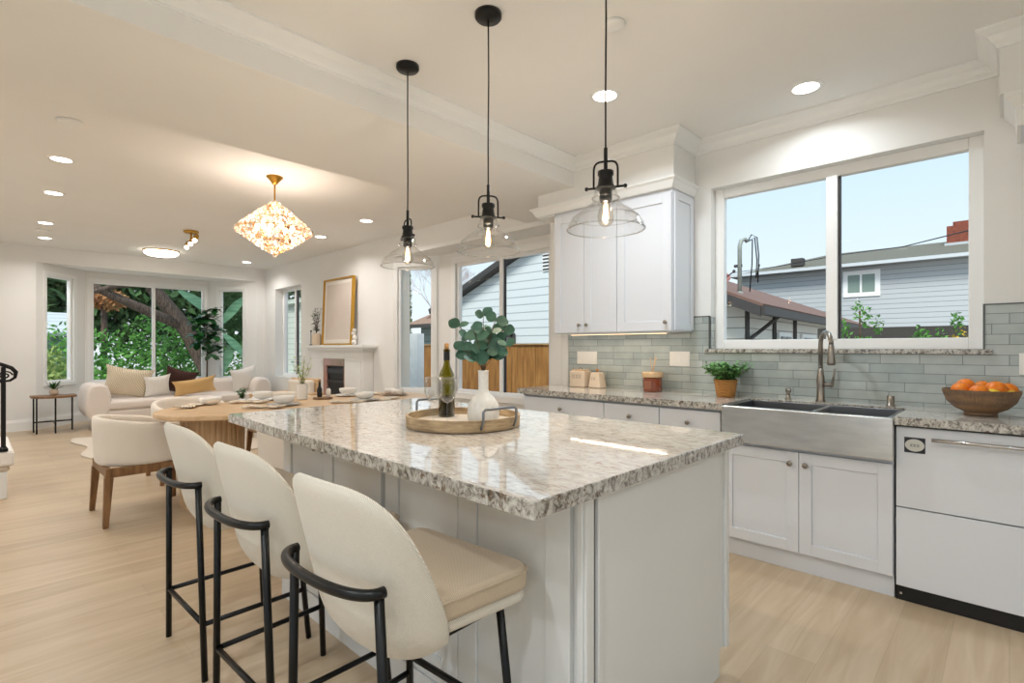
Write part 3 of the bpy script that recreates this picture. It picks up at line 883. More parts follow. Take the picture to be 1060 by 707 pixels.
# ------------------------------------------------------------------ pendants
def make_pendant(label, loc):
    t = thing('pendant_lamp', label, 'pendant lamp', loc, 0, 'glass pendants over the island')
    # origin: ceiling point; glass rim at z = -1.04
    obj('ceiling_canopy', MB().lathe([(.062, -.0), (.062, -.018), (.056, -.026), (.012, -.03)], 28), M_black, t, smooth=True)
    obj('cord', MB().tube([(0, 0, -.02), (.002, 0, -.3), (-.001, .001, -.6), (0, 0, -.80)], .0035, 8), M_blk, t, smooth=True)
    obj('stem', MB().tube([(0, 0, -.79), (0, 0, -.895)], .0075, 10), M_black, t, smooth=True)
    obj('socket', MB().lathe([(.010, -.872), (.030, -.878), (.030, -.892), (.025, -.896), (.027, -.91), (.030, -.93), (.036, -.936), (.036, -.944)], 24).lathe([(.024, -.944), (.024, -.985), (.016, -.995)], 20), M_black, t, smooth=True)
    Bq = []
    for i in range(17):
        a = PI * i / 16; Bq.append((.045 * math.copysign(abs(math.cos(a)) ** .5, math.cos(a)), 0, -.885 + .045 * math.sin(a) ** .6))
    bail = MB().tube([(.045, 0, -.938)] + Bq + [(-.045, 0, -.938)], .004, 8).tube([(-.072, 0, -.938), (.072, 0, -.938)], .0045, 8)
    bail.sph((.072, 0, -.938), .008, 10, 6).sph((-.072, 0, -.938), .008, 10, 6)
    o = obj('bail', bail, M_black, t, smooth=True); o.rotation_euler = (0, 0, math.radians(25))
    prof = [(.034, -.938), (.040, -.946), (.043, -.965), (.050, -.978), (.046, -.986), (.052, -.998), (.070, -1.012), (.098, -1.030), (.122, -1.052), (.137, -1.075), (.142, -1.090), (.1455, -1.094), (.142, -1.098)]
    obj('glass_shade', MB().lathe(prof, 48, capb=False, capt=False), M_shade, t, smooth=True, solid=.003)
    rm = MB().tube([(.1435 * math.cos(2 * PI * i / 40), .1435 * math.sin(2 * PI * i / 40), -1.096) for i in range(40)], .0028, 6, True)
    obj('rim', rm, M_rimg, t, smooth=True)
    obj('moulded_ring', MB().tube([(.1225 * math.cos(2 * PI * i / 40), .1225 * math.sin(2 * PI * i / 40), -1.052) for i in range(40)], .0016, 5, True), M_rimg, t, smooth=True)
    obj('neck_ring', MB().tube([(.051 * math.cos(2 * PI * i / 30), .051 * math.sin(2 * PI * i / 30), -.979) for i in range(30)], .0018, 5, True), M_rimg, t, smooth=True)
    bl = obj('bulb', MB().lathe([(.013, -.985), (.015, -1.0), (.026, -1.025), (.031, -1.048), (.026, -1.072), (.012, -1.084), (.002, -1.086)], 20), M_bulbg, t, smooth=True)
    fm = MB()
    for k in range(4):
        a = PI / 2 * k; fm.tube([(.004 * math.cos(a), .004 * math.sin(a), -1.0), (.009 * math.cos(a), .009 * math.sin(a), -1.05)], .0016, 6)
    obj('filament', fm, M_fil, bl)
    ld = bpy.data.lights.new('pendant_glow', 'POINT'); ld.energy = 5.0; ld.color = (1, .86, .70); ld.shadow_soft_size = .012
    lo = bpy.data.objects.new('pendant_glow', ld); COL.objects.link(lo); lo.parent = bl; lo.location = (0, 0, -1.045)
    return t
pd = make_pendant('clear glass pendant lamp hanging over the end of the island nearest the camera', (-1.095, 1.65, ZK))
copy_tree(pd, (-1.734, 1.65, ZK), .5, 'clear glass pendant lamp in the middle of the row of three')
copy_tree(pd, (-2.372, 1.65, ZK), -.6, 'clear glass pendant lamp nearest the dining table')

# ------------------------------------------------------------------ recessed lights
def make_down(label, loc, power=DOWN_W, group='recessed ceiling lights'):
    t = thing('recessed_light', label, 'ceiling light', loc, 0, group)
    obj('trim_ring', MB().lathe([(.070, -.004), (.092, -.004), (.095, -.001), (.095, .0)], 32, capb=False, capt=False), M_trim, t, smooth=True)
    obj('diffuser', MB().lathe([(.071, -.003), (.071, -.0025)], 32), M_led, t)
    ld = bpy.data.lights.new('downlight', 'AREA'); ld.shape = 'DISK'; ld.size = .14; ld.energy = power; ld.color = (.85, .935, 1.0); ld.spread = math.radians(150)
    lo = bpy.data.objects.new('downlight', ld); COL.objects.link(lo); lo.parent = t; lo.location = (0, 0, -.006)
    return t
dl = make_down('round recessed light in the kitchen ceiling in front of the sink window', (-.87, 3.42, ZK))
for c in dl.children:
    if c.type == 'LIGHT': near_wall = c.data.copy(); near_wall.energy = DOWN_W * .42
warm_lamp = None
def down(x, y, z, label):
    global warm_lamp
    o = copy_tree(dl, (x, y, z), 0, label)
    if z == ZL:
        for c in o.children:
            if c.type == 'LIGHT':
                if warm_lamp is None:
                    warm_lamp = c.data.copy(); warm_lamp.color = (1, .965, .94); warm_lamp.energy = DOWN_W * .70
                c.data = warm_lamp
    return o
down(-1.784, 2.68, ZK, 'round recessed light in the kitchen ceiling behind the nearest pendant cord')
for k, (x, y) in enumerate([(1.7, 1.0), (-.3, -.4), (1.2, -1.2), (-1.7, -.9), (-1.2, -2.2)]):  # extra lights out of view, added to light the kitchen
    down(x, y, ZK, 'unseen recessed light added to the kitchen ceiling behind the camera')
LLV = [(-5.70, .52, 'nearest of the four recessed lights in the left row of the living ceiling'),
       (-7.0, .58, 'second nearest recessed light in the left row of the living ceiling'),
       (-8.75, .65, 'third recessed light in the left row, before the small ceiling detector'),
       (-9.95, .73, 'recessed light of the left row, closest to the bay window'),
       (-5.74, 3.38, 'recessed light in the living ceiling between chandelier and dining bay'),
       (-7.03, 3.42, 'recessed light in the living ceiling above the fireplace'),
       (-10.1, 3.50, 'recessed light in the living ceiling by the far right corner')]
for x, y, lb in LLV: down(x, y, ZL, lb)
for x, y in ((-4.4, -1.0), (-5.8, -1.6), (-7.6, -1.6), (-4.6, -2.5)): down(x, y, ZL, 'unseen recessed light added to the living ceiling over the stair side')  # out of view, added to brighten the living side and its floor

def disc_thing(name, label, cat, loc, r, h, m_): return tag(obj(name, MB().lathe([(r, 0), (r, -h * .6), (r * .8, -h), (r * .1, -h)], 28), m_, smooth=True, loc=loc), label, cat)
for c in dl.children:
    if c.type == 'LIGHT': c.data = near_wall
disc_thing('smoke_detector', 'round white detector on the kitchen ceiling beside the pendant cord', 'smoke detector', (-1.353, 2.113, ZK), .05, .02, M_trim)
disc_thing('smoke_detector', 'small white round cap on the living ceiling nearest the beam', 'smoke detector', (-4.70, .475, ZL), .075, .02, M_trim)
disc_thing('smoke_detector', 'small white round cap between the two farthest left row lights', 'smoke detector', (-9.3, .66, ZL), .07, .02, M_trim)

fl = thing('flush_ceiling_light', 'round flush ceiling lamp with glowing white bowl before the bay', 'ceiling light', (-9.9, 2.13, ZL))
obj('metal_ring', MB().lathe([(.25, 0), (.25, -.015), (.24, -.02)], 32), M_gold, fl, smooth=True)
obj('glass_bowl', MB().lathe([(.238, -.015), (.235, -.05), (.19, -.08), (.10, -.095), (.01, -.098)], 32), M_flush, fl, smooth=True)
spt = thing('spot_track', 'small brass ceiling spotlight bar with three lit heads', 'ceiling light', (-7.95, 2.05, ZL))
obj('base_plate', MB().lathe([(.09, 0), (.09, -.02), (.08, -.03)], 24), M_gold, spt, smooth=True)
obj('bar', MB().tube([(0, 0, -.03), (.0, .0, -.12)], .012, 8).tube([(-.14, 0, -.14), (.40, -.03, -.12)], .010, 8), M_gold, spt, smooth=True)
for k in range(3):
    f = k / 2
    h = obj('spot_head', MB().tube([(0, 0, 0), (.055, -.035, -.07)], [.028, .034], 14), M_gold, spt, smooth=True, loc=(-.12 + .48 * f, -.03 * f, -.14 + .02 * f))
    obj('spot_lens', MB().sph((.058, -.037, -.074), .028, 12, 8), M_flush, h, smooth=True)

# ------------------------------------------------------------------ chandelier
ch = thing('chandelier', 'diamond shaped crystal chandelier with gold rod over the dining table', 'chandelier', (-4.87, 1.93, ZL))
obj('canopy', MB().lathe([(.072, 0), (.07, -.01), (.05, -.03), (.03, -.055), (.02, -.07), (.006, -.072)], 24), M_gold, ch, smooth=True)
obj('rod', MB().tube([(0, 0, -.06), (0, 0, -.24)], .008, 8), M_gold, ch, smooth=True)
cage = MB(); Rm, zt_, zm_, zb_ = .33, -.225, -.50, -.72
NR = 8
def rad(z):
    return Rm * ((zt_ - z) / (zt_ - zm_)) ** .92 if z > zm_ else Rm * max(0, (z - zb_) / (zm_ - zb_)) ** .95
for k in range(8):
    a = 2 * PI * k / 8
    cage.tube([(rad(z) * math.cos(a), rad(z) * math.sin(a), z) for z in [zt_ + (zb_ - zt_) * i / 12 for i in range(13)]], .003, 5)
for z in (-.3, -.4, -.5, -.6, -.67):
    r_ = rad(z); cage.tube([(r_ * math.cos(2 * PI * i / 32), r_ * math.sin(2 * PI * i / 32), z) for i in range(32)], .003, 5, True)
obj('gold_cage', cage, M_gold, ch)
cry = MB(); rnd = random.Random(3)
nlev = 22
for lv in range(nlev):
    z = zt_ - .01 + (zb_ - zt_ + .01) * lv / (nlev - 1)
    r_ = max(.012, rad(z)); n_ = max(3, int(2 * PI * r_ / .036))
    for i in range(n_):
        a = 2 * PI * (i + .5 * (lv % 2)) / n_ + rnd.uniform(-.02, .02); s_ = rnd.uniform(.015, .020)
        c = (r_ * math.cos(a), r_ * math.sin(a), z)
        b = len(cry.v)
        q = [(s_, 0, 0), (0, s_, 0), (-s_, 0, 0), (0, -s_, 0), (0, 0, s_ * 1.2), (0, 0, -s_ * 1.2)]
        Mr = Matrix.Rotation(a + rnd.uniform(-.6, .6), 3, 'Z') @ Matrix.Rotation(rnd.uniform(-.5, .5), 3, 'X')
        for p in q:
            p = Mr @ Vector(p); cry.v.append((c[0] + p.x, c[1] + p.y, c[2] + p.z))
        for f_ in ((0, 1, 4), (1, 2, 4), (2, 3, 4), (3, 0, 4), (1, 0, 5), (2, 1, 5), (3, 2, 5), (0, 3, 5)): cry.face([b + j for j in f_])
tag(obj('crystal_beads', cry, M_crys, ch), kind='stuff')
for k in range(6):
    a = 2 * PI * k / 6
    obj('candle_bulb', MB().sph((.15 * math.cos(a), .15 * math.sin(a), -.47), (.02, .02, .035), 12, 8), M_candle, ch, smooth=True)
ld = bpy.data.lights.new('chandelier_glow', 'POINT'); ld.energy = 12; ld.color = (1, .90, .80); ld.shadow_soft_size = .08
lo = bpy.data.objects.new('chandelier_glow', ld); COL.objects.link(lo); lo.parent = ch; lo.location = (0, 0, -.47)

# ------------------------------------------------------------------ dining table
TX, TY, TA, TB = -4.62, 2.17, .60, 1.22
tb = thing('dining_table', 'long oval oak dining table on reeded drum pedestals', 'dining table', (TX, TY, 0))
def oval(a, b, p=.85, n=64): return [(a * math.copysign(abs(math.cos(2 * PI * i / n)) ** p, math.cos(2 * PI * i / n)), b * math.copysign(abs(math.sin(2 * PI * i / n)) ** p, math.sin(2 * PI * i / n))) for i in range(n)]
obj('table_top', MB().prism(oval(TA, TB), .725, .765), M_oakt, tb, bevel=.012, seg=3)
for yy_ in (-.80, .80):
    P = []
    n = 144
    for i in range(n):
        a = 2 * PI * i / n; r_ = .225 + .006 * abs(math.sin(a * 18)); P.append((-.08 + r_ * math.cos(a), yy_ + r_ * math.sin(a)))
    obj('pedestal', MB().prism(P, 0, .725), M_oakr, tb, smooth=False)

def setting(bx, by, bowl_label, plate=True, napkin=None, s=1.0):
    z = .766
    if plate:
        pt = thing('dinner_plate', 'round plate under the bowl ' + bowl_label, 'plate', (bx, by, z), 0)
        obj('plate_body', MB().lathe([(.07, 0), (.09, .003), (.135, .012), (.137, .015), (.09, .008), (.005, .006)], 32), mat('grey charger', '#b7b1aa', .4) if plate == 2 else M_ceram, pt, smooth=True)
        z += .0165
    tag(obj('bowl', MB().lathe([(.035, 0), (.05, .004), (.078, .02), (.088, .045), (.089, .062), (.085, .063), (.082, .045), (.06, .014), (.004, .010)], 32), M_ceram, smooth=True, loc=(bx, by, z)), 'white ceramic bowl ' + bowl_label, 'bowl', 'bowls on the dining table')
def napkin(x, y, rz, label, s=1.0, knot=False):
    rnd = random.Random(len(label)); m_ = MB(); nx, ny = 14, 12
    for j in range(ny + 1):
        for i in range(nx + 1):
            u, v = i / nx - .5, j / ny - .5
            pin = .35 + .65 * abs(v * 2) ** .8
            zz = .008 + .012 * abs(math.sin(u * 22 + v * 3)) * pin + .004 * math.sin(v * 17 + u * 5)
            m_.v.append((u * .16 * s * pin, v * .30 * s, zz))
    for j in range(ny):
        for i in range(nx):
            a = j * (nx + 1) + i; m_.face((a, a + 1, a + nx + 2, a + nx + 1))
    o = obj('napkin', m_, stripes('natural linen napkin', '#e8ddcc', '#d2c2aa', 30), smooth=True, solid=.003, loc=(x, y, .768)); o.rotation_euler = (0, 0, rz)
    return tag(o, label, 'napkin', 'linen napkins on the dining table')
setting(-5.02, 1.44, 'at the left end of the dining table', 0)
napkin(-4.93, 1.28, .9, 'striped linen napkin at the left tip of the dining table')
setting(-5.08, 1.90, 'far side of the table, left of the flower vase', 1)
napkin(-4.90, 1.72, 2.4, 'linen napkin beside the far side bowl left of the flower vase')
setting(-4.50, 1.86, 'near side of the table, in front of the flower vase', 2)
napkin(-4.40, 1.66, 2.3, 'linen napkin left of the near side bowl in front of the flower vase')
setting(-4.90, 2.68, 'far side of the table, right of the round wooden coaster', 1)
napkin(-4.80, 2.86, .5, 'grey linen napkin beside the far side bowl right of the coaster')
setting(-4.36, 2.55, 'near side of the table, right of the round wooden coaster', 2)
napkin(-4.28, 2.34, 2.4, 'linen napkin left of the near side bowl right of the coaster')
napkin(-4.26, 2.74, .7, 'grey linen napkin right of the near side bowl')
pt = thing('dinner_plate', 'brown rimmed plate with rolled napkin at the right end of the table', 'plate', (-4.64, 3.06, .766))
obj('plate_body', MB().lathe([(.07, 0), (.09, .003), (.135, .012), (.137, .015), (.09, .008), (.005, .006)], 32), noisy('brown stoneware', '#b59a80', '#9c8068', 8, .4), pt, smooth=True)
rn = obj('rolled_napkin', MB().tube([(-.12, -.03, .04), (-.06, .01, .045), (0, 0, .04), (.06, -.01, .045), (.12, .02, .04)], [.03, .025, .028, .022, .036], 12), M_white, smooth=True, loc=(-4.64, 3.06, .765))
tag(rn, 'rolled cream napkin lying on the plate at the right end of the table', 'napkin')

# flower vase on dining table
def sprig_plant(parent, n, H, spread, leafmat, L, W, seed, z0=0, per=14, stem=.0018, droop=.2, tmin=.25, twig=None):
    rnd = random.Random(seed); sm, lm = MB(), MB()
    for k in range(n):
        a = 2 * PI * k / n + rnd.uniform(-.5, .5); h = H * rnd.uniform(.7, 1); sp_ = spread * rnd.uniform(.3, 1)
        pts = []
        for i in range(7):
            t = i / 6; pts.append(Vector((math.cos(a) * sp_ * t ** 1.5 + rnd.uniform(-.004, .004), math.sin(a) * sp_ * t ** 1.5 + rnd.uniform(-.004, .004), z0 + h * t)))
        sm.tube(pts, [stem * (1.3 - .8 * i / 6) for i in range(7)], 5)
        for j in range(per):
            t = tmin + (1 - tmin) * j / (per - 1); q = t * 6; i = min(5, int(q)); p = pts[i].lerp(pts[i + 1], q - i)
            b_ = rnd.uniform(0, 2 * PI); d = Vector((math.cos(b_), math.sin(b_), rnd.uniform(-.1, .9)))
            lm.leaf(p, d, (rnd.uniform(-.4, .4), rnd.uniform(-.4, .4), 1), L * rnd.uniform(.7, 1.15), W * rnd.uniform(.8, 1.1), droop=droop, n=4)
    obj('stems', sm, twig or M_twig, parent, smooth=True)
    tag(obj('leaves', lm, leafmat, parent, smooth=True), kind='stuff')
vs = thing('flower_vase', 'white cylinder vase with pale green sprigs on the dining table', 'vase', (-4.90, 2.20, .766))
obj('vase_body', MB().lathe([(.045, 0), (.05, .004), (.05, .15), (.046, .15), (.044, .01), (.004, .01)], 28), M_ceram, vs, smooth=False)
sprig_plant(vs, 9, .33, .13, M_sage, .035, .016, 4, .08, 16, tmin=.3)
cst = thing('wooden_coaster', 'round walnut serving board behind the napkins on the dining table', 'serving board', (-4.80, 2.36, .766))
obj('board', MB().lathe([(.085, 0), (.09, .004), (.09, .012), (.086, .016), (.002, .016)], 32), M_walnut, cst, smooth=True)
ob_ = thing('oil_bottle', 'small dark bottle with tall neck on the round wooden board', 'bottle', (-4.83, 2.34, .783))
obj('bottle_body', MB().lathe([(.022, 0), (.024, .01), (.024, .075), (.012, .10), (.010, .14)], 20), M_blk, ob_, smooth=True)
obj('cap', MB().lathe([(.012, .14), (.012, .165), (.002, .166)], 16), M_walnut, ob_, smooth=True)
pm = thing('salt_shaker', 'white salt shaker with dark top on the round wooden board', 'shaker', (-4.77, 2.40, .783))
obj('shaker_body', MB().lathe([(.022, 0), (.022, .07), (.012, .085)], 20), M_ceram, pm, smooth=True)
obj('cap', MB().lathe([(.012, .085), (.012, .10), (.002, .102)], 16), M_blk, pm, smooth=True)

# ------------------------------------------------------------------ barrel dining chairs (local: faces +y)
def sweep_shell(m_, A, rx, ry, zt, zb, th, back=0, NU=36, NV=5, p=.8, flare=0):
    rings = []
    for i in range(NU + 1):
        u = -1 + 2 * i / NU; ph = u * A
        sx_ = math.copysign(abs(math.sin(ph)) ** p, ph); cy_ = -math.copysign(abs(math.cos(ph)) ** p, math.cos(ph))
        b = len(m_.v); o_, i_ = [], []
        for k in range(NV + 1):
            v = k / NV; z = zb(u) + (zt(u) - zb(u)) * v; s = 1 + flare * (v - 1)
            o_.append((rx * s * sx_, ry * s * cy_ + back, z)); i_.append(((rx * s - th) * sx_, (ry * s - th) * cy_ + back, z))
        top = ((o_[-1][0] + i_[-1][0]) / 2, (o_[-1][1] + i_[-1][1]) / 2, o_[-1][2] + th * .3)
        bot = ((o_[0][0] + i_[0][0]) / 2, (o_[0][1] + i_[0][1]) / 2, o_[0][2] - .005)
        r = [bot] + o_ + [top] + i_[::-1]
        for q in r: m_.v.append(q)
        rings.append((b, len(r)))
    for (b0, n), (b1, _) in zip(rings, rings[1:]):
        for i in range(n):
            j = (i + 1) % n; m_.face((b0 + i, b1 + i, b1 + j, b0 + j))
    b, n = rings[0]; m_.face([b + i for i in range(n)])
    b, n = rings[-1]; m_.face([b + i for i in reversed(range(n))])
    return m_
def make_dchair(label, loc, rz):
    t = thing('dining_chair', label, 'dining chair', loc, rz, 'cream barrel dining chairs')
    obj('backrest', sweep_shell(MB(), math.radians(128), .315, .31, lambda u: .745 - .085 * abs(u) ** 2, lambda u: .41, .055, 0, flare=.05), M_cream, t, smooth=True, sub=1)
    P = [(.262 * math.copysign(abs(math.cos(2 * PI * i / 40)) ** .6, math.cos(2 * PI * i / 40)), .01 + .262 * math.copysign(abs(math.sin(2 * PI * i / 40)) ** .6, math.sin(2 * PI * i / 40))) for i in range(40)]
    obj('seat', MB().prism(P, .41, .48), M_cream, t, bevel=.02, seg=3)
    fr = MB()
    fr.box(-.29, .29, -.27, -.235, .345, .41).box(-.29, .29, .235, .27, .345, .41).box(-.29, -.255, -.235, .235, .345, .41).box(.255, .29, -.235, .235, .345, .41)
    obj('seat_frame', fr, M_walnut, t, bevel=.006)
    for a, b in ((-1, -1), (1, -1), (-1, 1), (1, 1)):
        m_ = MB(); bb = len(m_.v)
        for (cx, cy, s_, z) in ((a * .292, b * .272, .017, 0), (a * .268, b * .25, .026, .35)):
            for q in ((-1, -1), (1, -1), (1, 1), (-1, 1)): m_.v.append((cx + q[0] * s_, cy + q[1] * s_, z))
        m_.face((0, 3, 2, 1)); m_.face((4, 5, 6, 7))
        for i in range(4): j = (i + 1) % 4; m_.face((i, j, 4 + j, 4 + i))
        obj('leg', m_, M_walnut, t, bevel=.005)
    return t
dc = make_dchair('cream barrel dining chair with walnut legs at the left head of the table', (-4.84, .92, 0), 0)
copy_tree(dc, (-3.78, 1.72, 0), PI / 2, 'cream barrel dining chair between table and island end')
copy_tree(dc, (-3.78, 2.60, 0), PI / 2, 'cream barrel dining chair hidden beyond the island on the near side')
copy_tree(dc, (-5.86, 1.50, 0), -PI / 2, 'cream barrel dining chair on the far side of the table, left one')
copy_tree(dc, (-5.80, 2.40, 0), -PI / 2, 'cream barrel dining chair on the far side of the table, behind the vase')

# ------------------------------------------------------------------ sofa
sf = thing('sofa', 'long pale blush sofa with rounded arms in front of the bay window', 'sofa', (-10.38, 2.54, 0), 0)
# local: front is +x, length along y
SL = 1.33
m_ = MB().box(-.42, .42, -SL + .08, SL - .08, .16, .30)
obj('base', m_, M_sofa, sf, bevel=.04, seg=4)
for k in range(2):
    y0 = -SL + .24 + k * (SL - .24)
    obj('seat_cushion', MB().box(-.20, .44, y0 + .005, y0 + SL - .245, .30, .445), M_sofa, sf, bevel=.05, seg=4)
obj('backrest', MB().box(-.44, -.18, -SL + .1, SL - .1, .28, .70), M_sofa, sf, bevel=.09, seg=5)
for s_ in (-1, 1):
    P = []
    n = 40
    m_ = MB()
    for x in (-.43, .43):
        for i in range(n):
            a = 2 * PI * i / n
            m_.v.append((x, s_ * (SL - .13) + .155 * math.copysign(abs(math.cos(a)) ** .7, math.cos(a)), .43 + .275 * math.copysign(abs(math.sin(a)) ** .7, math.sin(a))))
    m_.face(list(range(n))[::-1]); m_.face([n + i for i in range(n)])
    for i in range(n): m_.face((i, (i + 1) % n, n + (i + 1) % n, n + i))
    obj('armrest', m_, M_sofa, sf, bevel=.05, seg=4)
    for x in (-.36, .36): obj('leg', MB().tube([(x, s_ * (SL - .16), .17), (x * 1.03, s_ * (SL - .15), 0)], [.022, .015], 10), M_blk, sf, smooth=True)

def pillow(name, label, loc, sz, rot, m_, fringe=None):
    mb = MB(); n = 14; w_, h_, t_ = sz
    for side in (1, -1):
        b = len(mb.v)
        for j in range(n + 1):
            for i in range(n + 1):
                u, v = 2 * i / n - 1, 2 * j / n - 1
                d = (1 - abs(u) ** 2.4) * (1 - abs(v) ** 2.4)
                k_ = 1 - .15 * (1 - abs(v) ** 2) * abs(u) - 0
                k2 = 1 - .15 * (1 - abs(u) ** 2) * abs(v)
                mb.v.append((u * w_ / 2 * k_, side * t_ / 2 * max(0, d) ** .55, v * h_ / 2 * k2))
        for j in range(n):
            for i in range(n):
                a = b + j * (n + 1) + i; q = (a, a + 1, a + n + 2, a + n + 1)
                mb.face(q if side < 0 else q[::-1])
    o = obj(name, mb, m_, smooth=True, loc=loc); o.rotation_euler = rot
    return tag(o, label, 'cushion', 'cushions on the sofa')
pillow('cushion', 'large ribbed beige cushion leaning at the left end of the sofa', (-10.33, 1.76, .70), (.66, .52, .16), (.22, .18, PI / 2 - .1), M_stripe)
pillow('cushion', 'white square cushion right of the ribbed beige one', (-10.25, 2.15, .63), (.40, .37, .13), (.25, -.1, PI / 2 + .15), M_white)
pillow('cushion', 'dark brown fur cushion on the sofa behind the mustard one', (-10.40, 2.50, .68), (.50, .46, .16), (.22, .28, PI / 2 - .1), M_brown)
pillow('cushion', 'mustard rectangular cushion lying across the sofa seat', (-10.10, 2.66, .60), (.68, .30, .13), (.3, -.14, PI / 2), M_mustard)
pillow('cushion', 'white fringed cushion propped at the right end of the sofa', (-10.28, 3.52, .68), (.50, .48, .16), (.25, -.22, PI / 2 + .1), M_white)

# rug
m_ = MB(); P = []
rnd = random.Random(5)
for (x0, y0, x1, y1) in ((-9.3, .98, -6.9, .92), (-6.9, .92, -6.75, 3.3), (-6.75, 3.3, -9.4, 3.35), (-9.4, 3.35, -9.3, .98)):
    for i in range(14):
        t = i / 14; dx, dy = y1 - y0, -(x1 - x0); L_ = math.hypot(dx, dy); o_ = .06 * math.sin(t * PI * 4)
        P.append((x0 + (x1 - x0) * t + dx / L_ * o_, y0 + (y1 - y0) * t + dy / L_ * o_))
tag(obj('area_rug', m_.prism(P, .001, .016), M_rug, bevel=.005), 'cream wool rug with wavy edge in front of the sofa', 'rug')

# side table with plant
sd = thing('side_table', 'small half round wooden side table with thin black legs', 'side table', (-10.30, .86, 0), 0)
P = [(-.22, -.22)] + [(.22 * math.sin(PI * i / 16) * 0 + -.22 + .44 * math.sin(PI * i / 16), -.26 + .52 * i / 16) for i in range(17)] + [(-.22, .22)]
P = [(-.20, .26), (-.20, -.26)] + [(.02 + .22 * math.cos(-PI / 2 + PI * i / 16), .26 * math.sin(-PI / 2 + PI * i / 16)) for i in range(17)]
obj('table_top', MB().prism(P, .52, .55), M_walnut, sd, bevel=.004)
for x, y in ((-.14, -.22), (-.14, .22), (.17, 0), (.08, -.2), ):
    obj('leg', MB().box(x - .01, x + .01, y - .01, y + .01, 0, .52), M_black, sd)
obj('stretcher', MB().box(-.15, -.13, -.22, .22, .14, .16).box(-.13, .17, -.01, .01, .14, .16), M_black, sd)
pp = thing('potted_plant', 'small spiky green plant in a round beige pot on the side table', 'potted plant', (-10.32, .86, .551))
obj('pot', MB().lathe([(.03, 0), (.05, .02), (.058, .05), (.05, .085), (.04, .095), (.036, .09)], 24), M_beigec, pp, smooth=True)
lm = MB(); rnd = random.Random(2)
for k in range(44):
    a = rnd.uniform(0, 2 * PI); lm.leaf((0, 0, .08), (math.cos(a), math.sin(a), rnd.uniform(.3, 1.8)), (0, 0, 1), rnd.uniform(.12, .19), .022, n=4, droop=.15)
tag(obj('leaves', lm, M_leafd, pp, smooth=True), kind='stuff')

# tall plant in the bay
tp = thing('potted_tree', 'tall potted rubber fig tree with glossy leaves in the bay', 'potted tree', (-11.08, 3.12, 0))
obj('pot', MB().lathe([(.13, 0), (.17, .03), (.19, .34), (.17, .34), (.16, .30), (.01, .30)], 28), M_ceram, tp, smooth=True)
tr = MB().tube([(0, 0, .28), (.01, 0, .8), (-.01, .01, 1.2), (.0, 0, 1.5)], [.016, .014, .012, .01], 8)
lm = MB(); rnd = random.Random(11)
for k in range(11):
    a = 2 * PI * k / 11 * 2.4; z = 1.05 + .075 * k; L_ = rnd.uniform(.16, .30) * (1.15 - .05 * k)
    e_ = Vector((math.cos(a) * L_, math.sin(a) * L_, z + .16)); tr.tube([(0, 0, z), tuple(e_ * .5 + Vector((0, 0, z * .5 + .0))), tuple(e_)], .006, 6)
    for j in range(15):
        b_ = rnd.uniform(0, 2 * PI); c = e_ * rnd.uniform(.55, 1.0); c.z = e_.z - rnd.uniform(-.06, .14)
        lm.leaf(c, (math.cos(b_), math.sin(b_), rnd.uniform(-.3, .9)), (0, 0, 1), rnd.uniform(.18, .26), rnd.uniform(.10, .14), n=5, droop=.3)
for j in range(12):
    b_ = rnd.uniform(0, 2 * PI); lm.leaf((0, 0, 1.6 + rnd.uniform(0, .35)), (math.cos(b_), math.sin(b_), rnd.uniform(.2, 1.2)), (0, 0, 1), .2, .1, n=5, droop=.3)
tr.tube([(0, 0, 1.5), (.01, .0, 1.98)], .006, 6)
obj('trunk', tr, M_twig, tp, smooth=True)
tag(obj('leaves', lm, M_leafd, tp, smooth=True), kind='stuff')

# small green plant on table behind bowls / accent armchair near the window
ac = thing('accent_armchair', 'cane backed wooden armchair with cream cushions near the fireplace', 'armchair', (-7.35, 3.05, .017), math.radians(-165))
obj('seat', MB().box(-.30, .30, -.30, .30, .30, .44), M_cream, ac, bevel=.04, seg=3)
obj('backrest', MB().box(-.30, .30, -.38, -.33, .42, .80), M_oakt, ac, bevel=.015)
obj('back_cushion', MB().box(-.24, .24, -.33, -.22, .44, .78), M_cream, ac, bevel=.04, seg=3)
for s_ in (-1, 1):
    obj('armrest', MB().box(s_ * .34 - .025, s_ * .34 + .025, -.38, .30, .58, .61), M_oakt, ac, bevel=.01)
    obj('leg', MB().box(s_ * .34 - .02, s_ * .34 + .02, -.37, -.33, 0, .58), M_oakt, ac, bevel=.005)
    obj('leg', MB().box(s_ * .34 - .02, s_ * .34 + .02, .25, .29, 0, .58), M_oakt, ac, bevel=.005)
ct = thing('coffee_table', 'round pale coffee table on the rug in front of the sofa', 'coffee table', (-8.35, 2.45, 0))
obj('table_top', MB().lathe([(.42, .36), (.44, .37), (.44, .39), (.42, .40), (.01, .40)], 40), M_oakt, ct, smooth=True)
obj('drum_base', MB().lathe([(.26, .017), (.26, .36)], 40), M_oakr, ct, smooth=True)
gp = thing('potted_plant', 'small bushy green plant on the coffee table before the white fringed cushion', 'potted plant', (-8.25, 2.80, .401))
obj('pot', MB().lathe([(.04, 0), (.055, .10), (.05, .10), (.045, .09), (.01, .08)], 20), M_ceram, gp, smooth=True)
sprig_plant(gp, 16, .17, .11, M_leaf, .05, .03, 9, .08, 7)

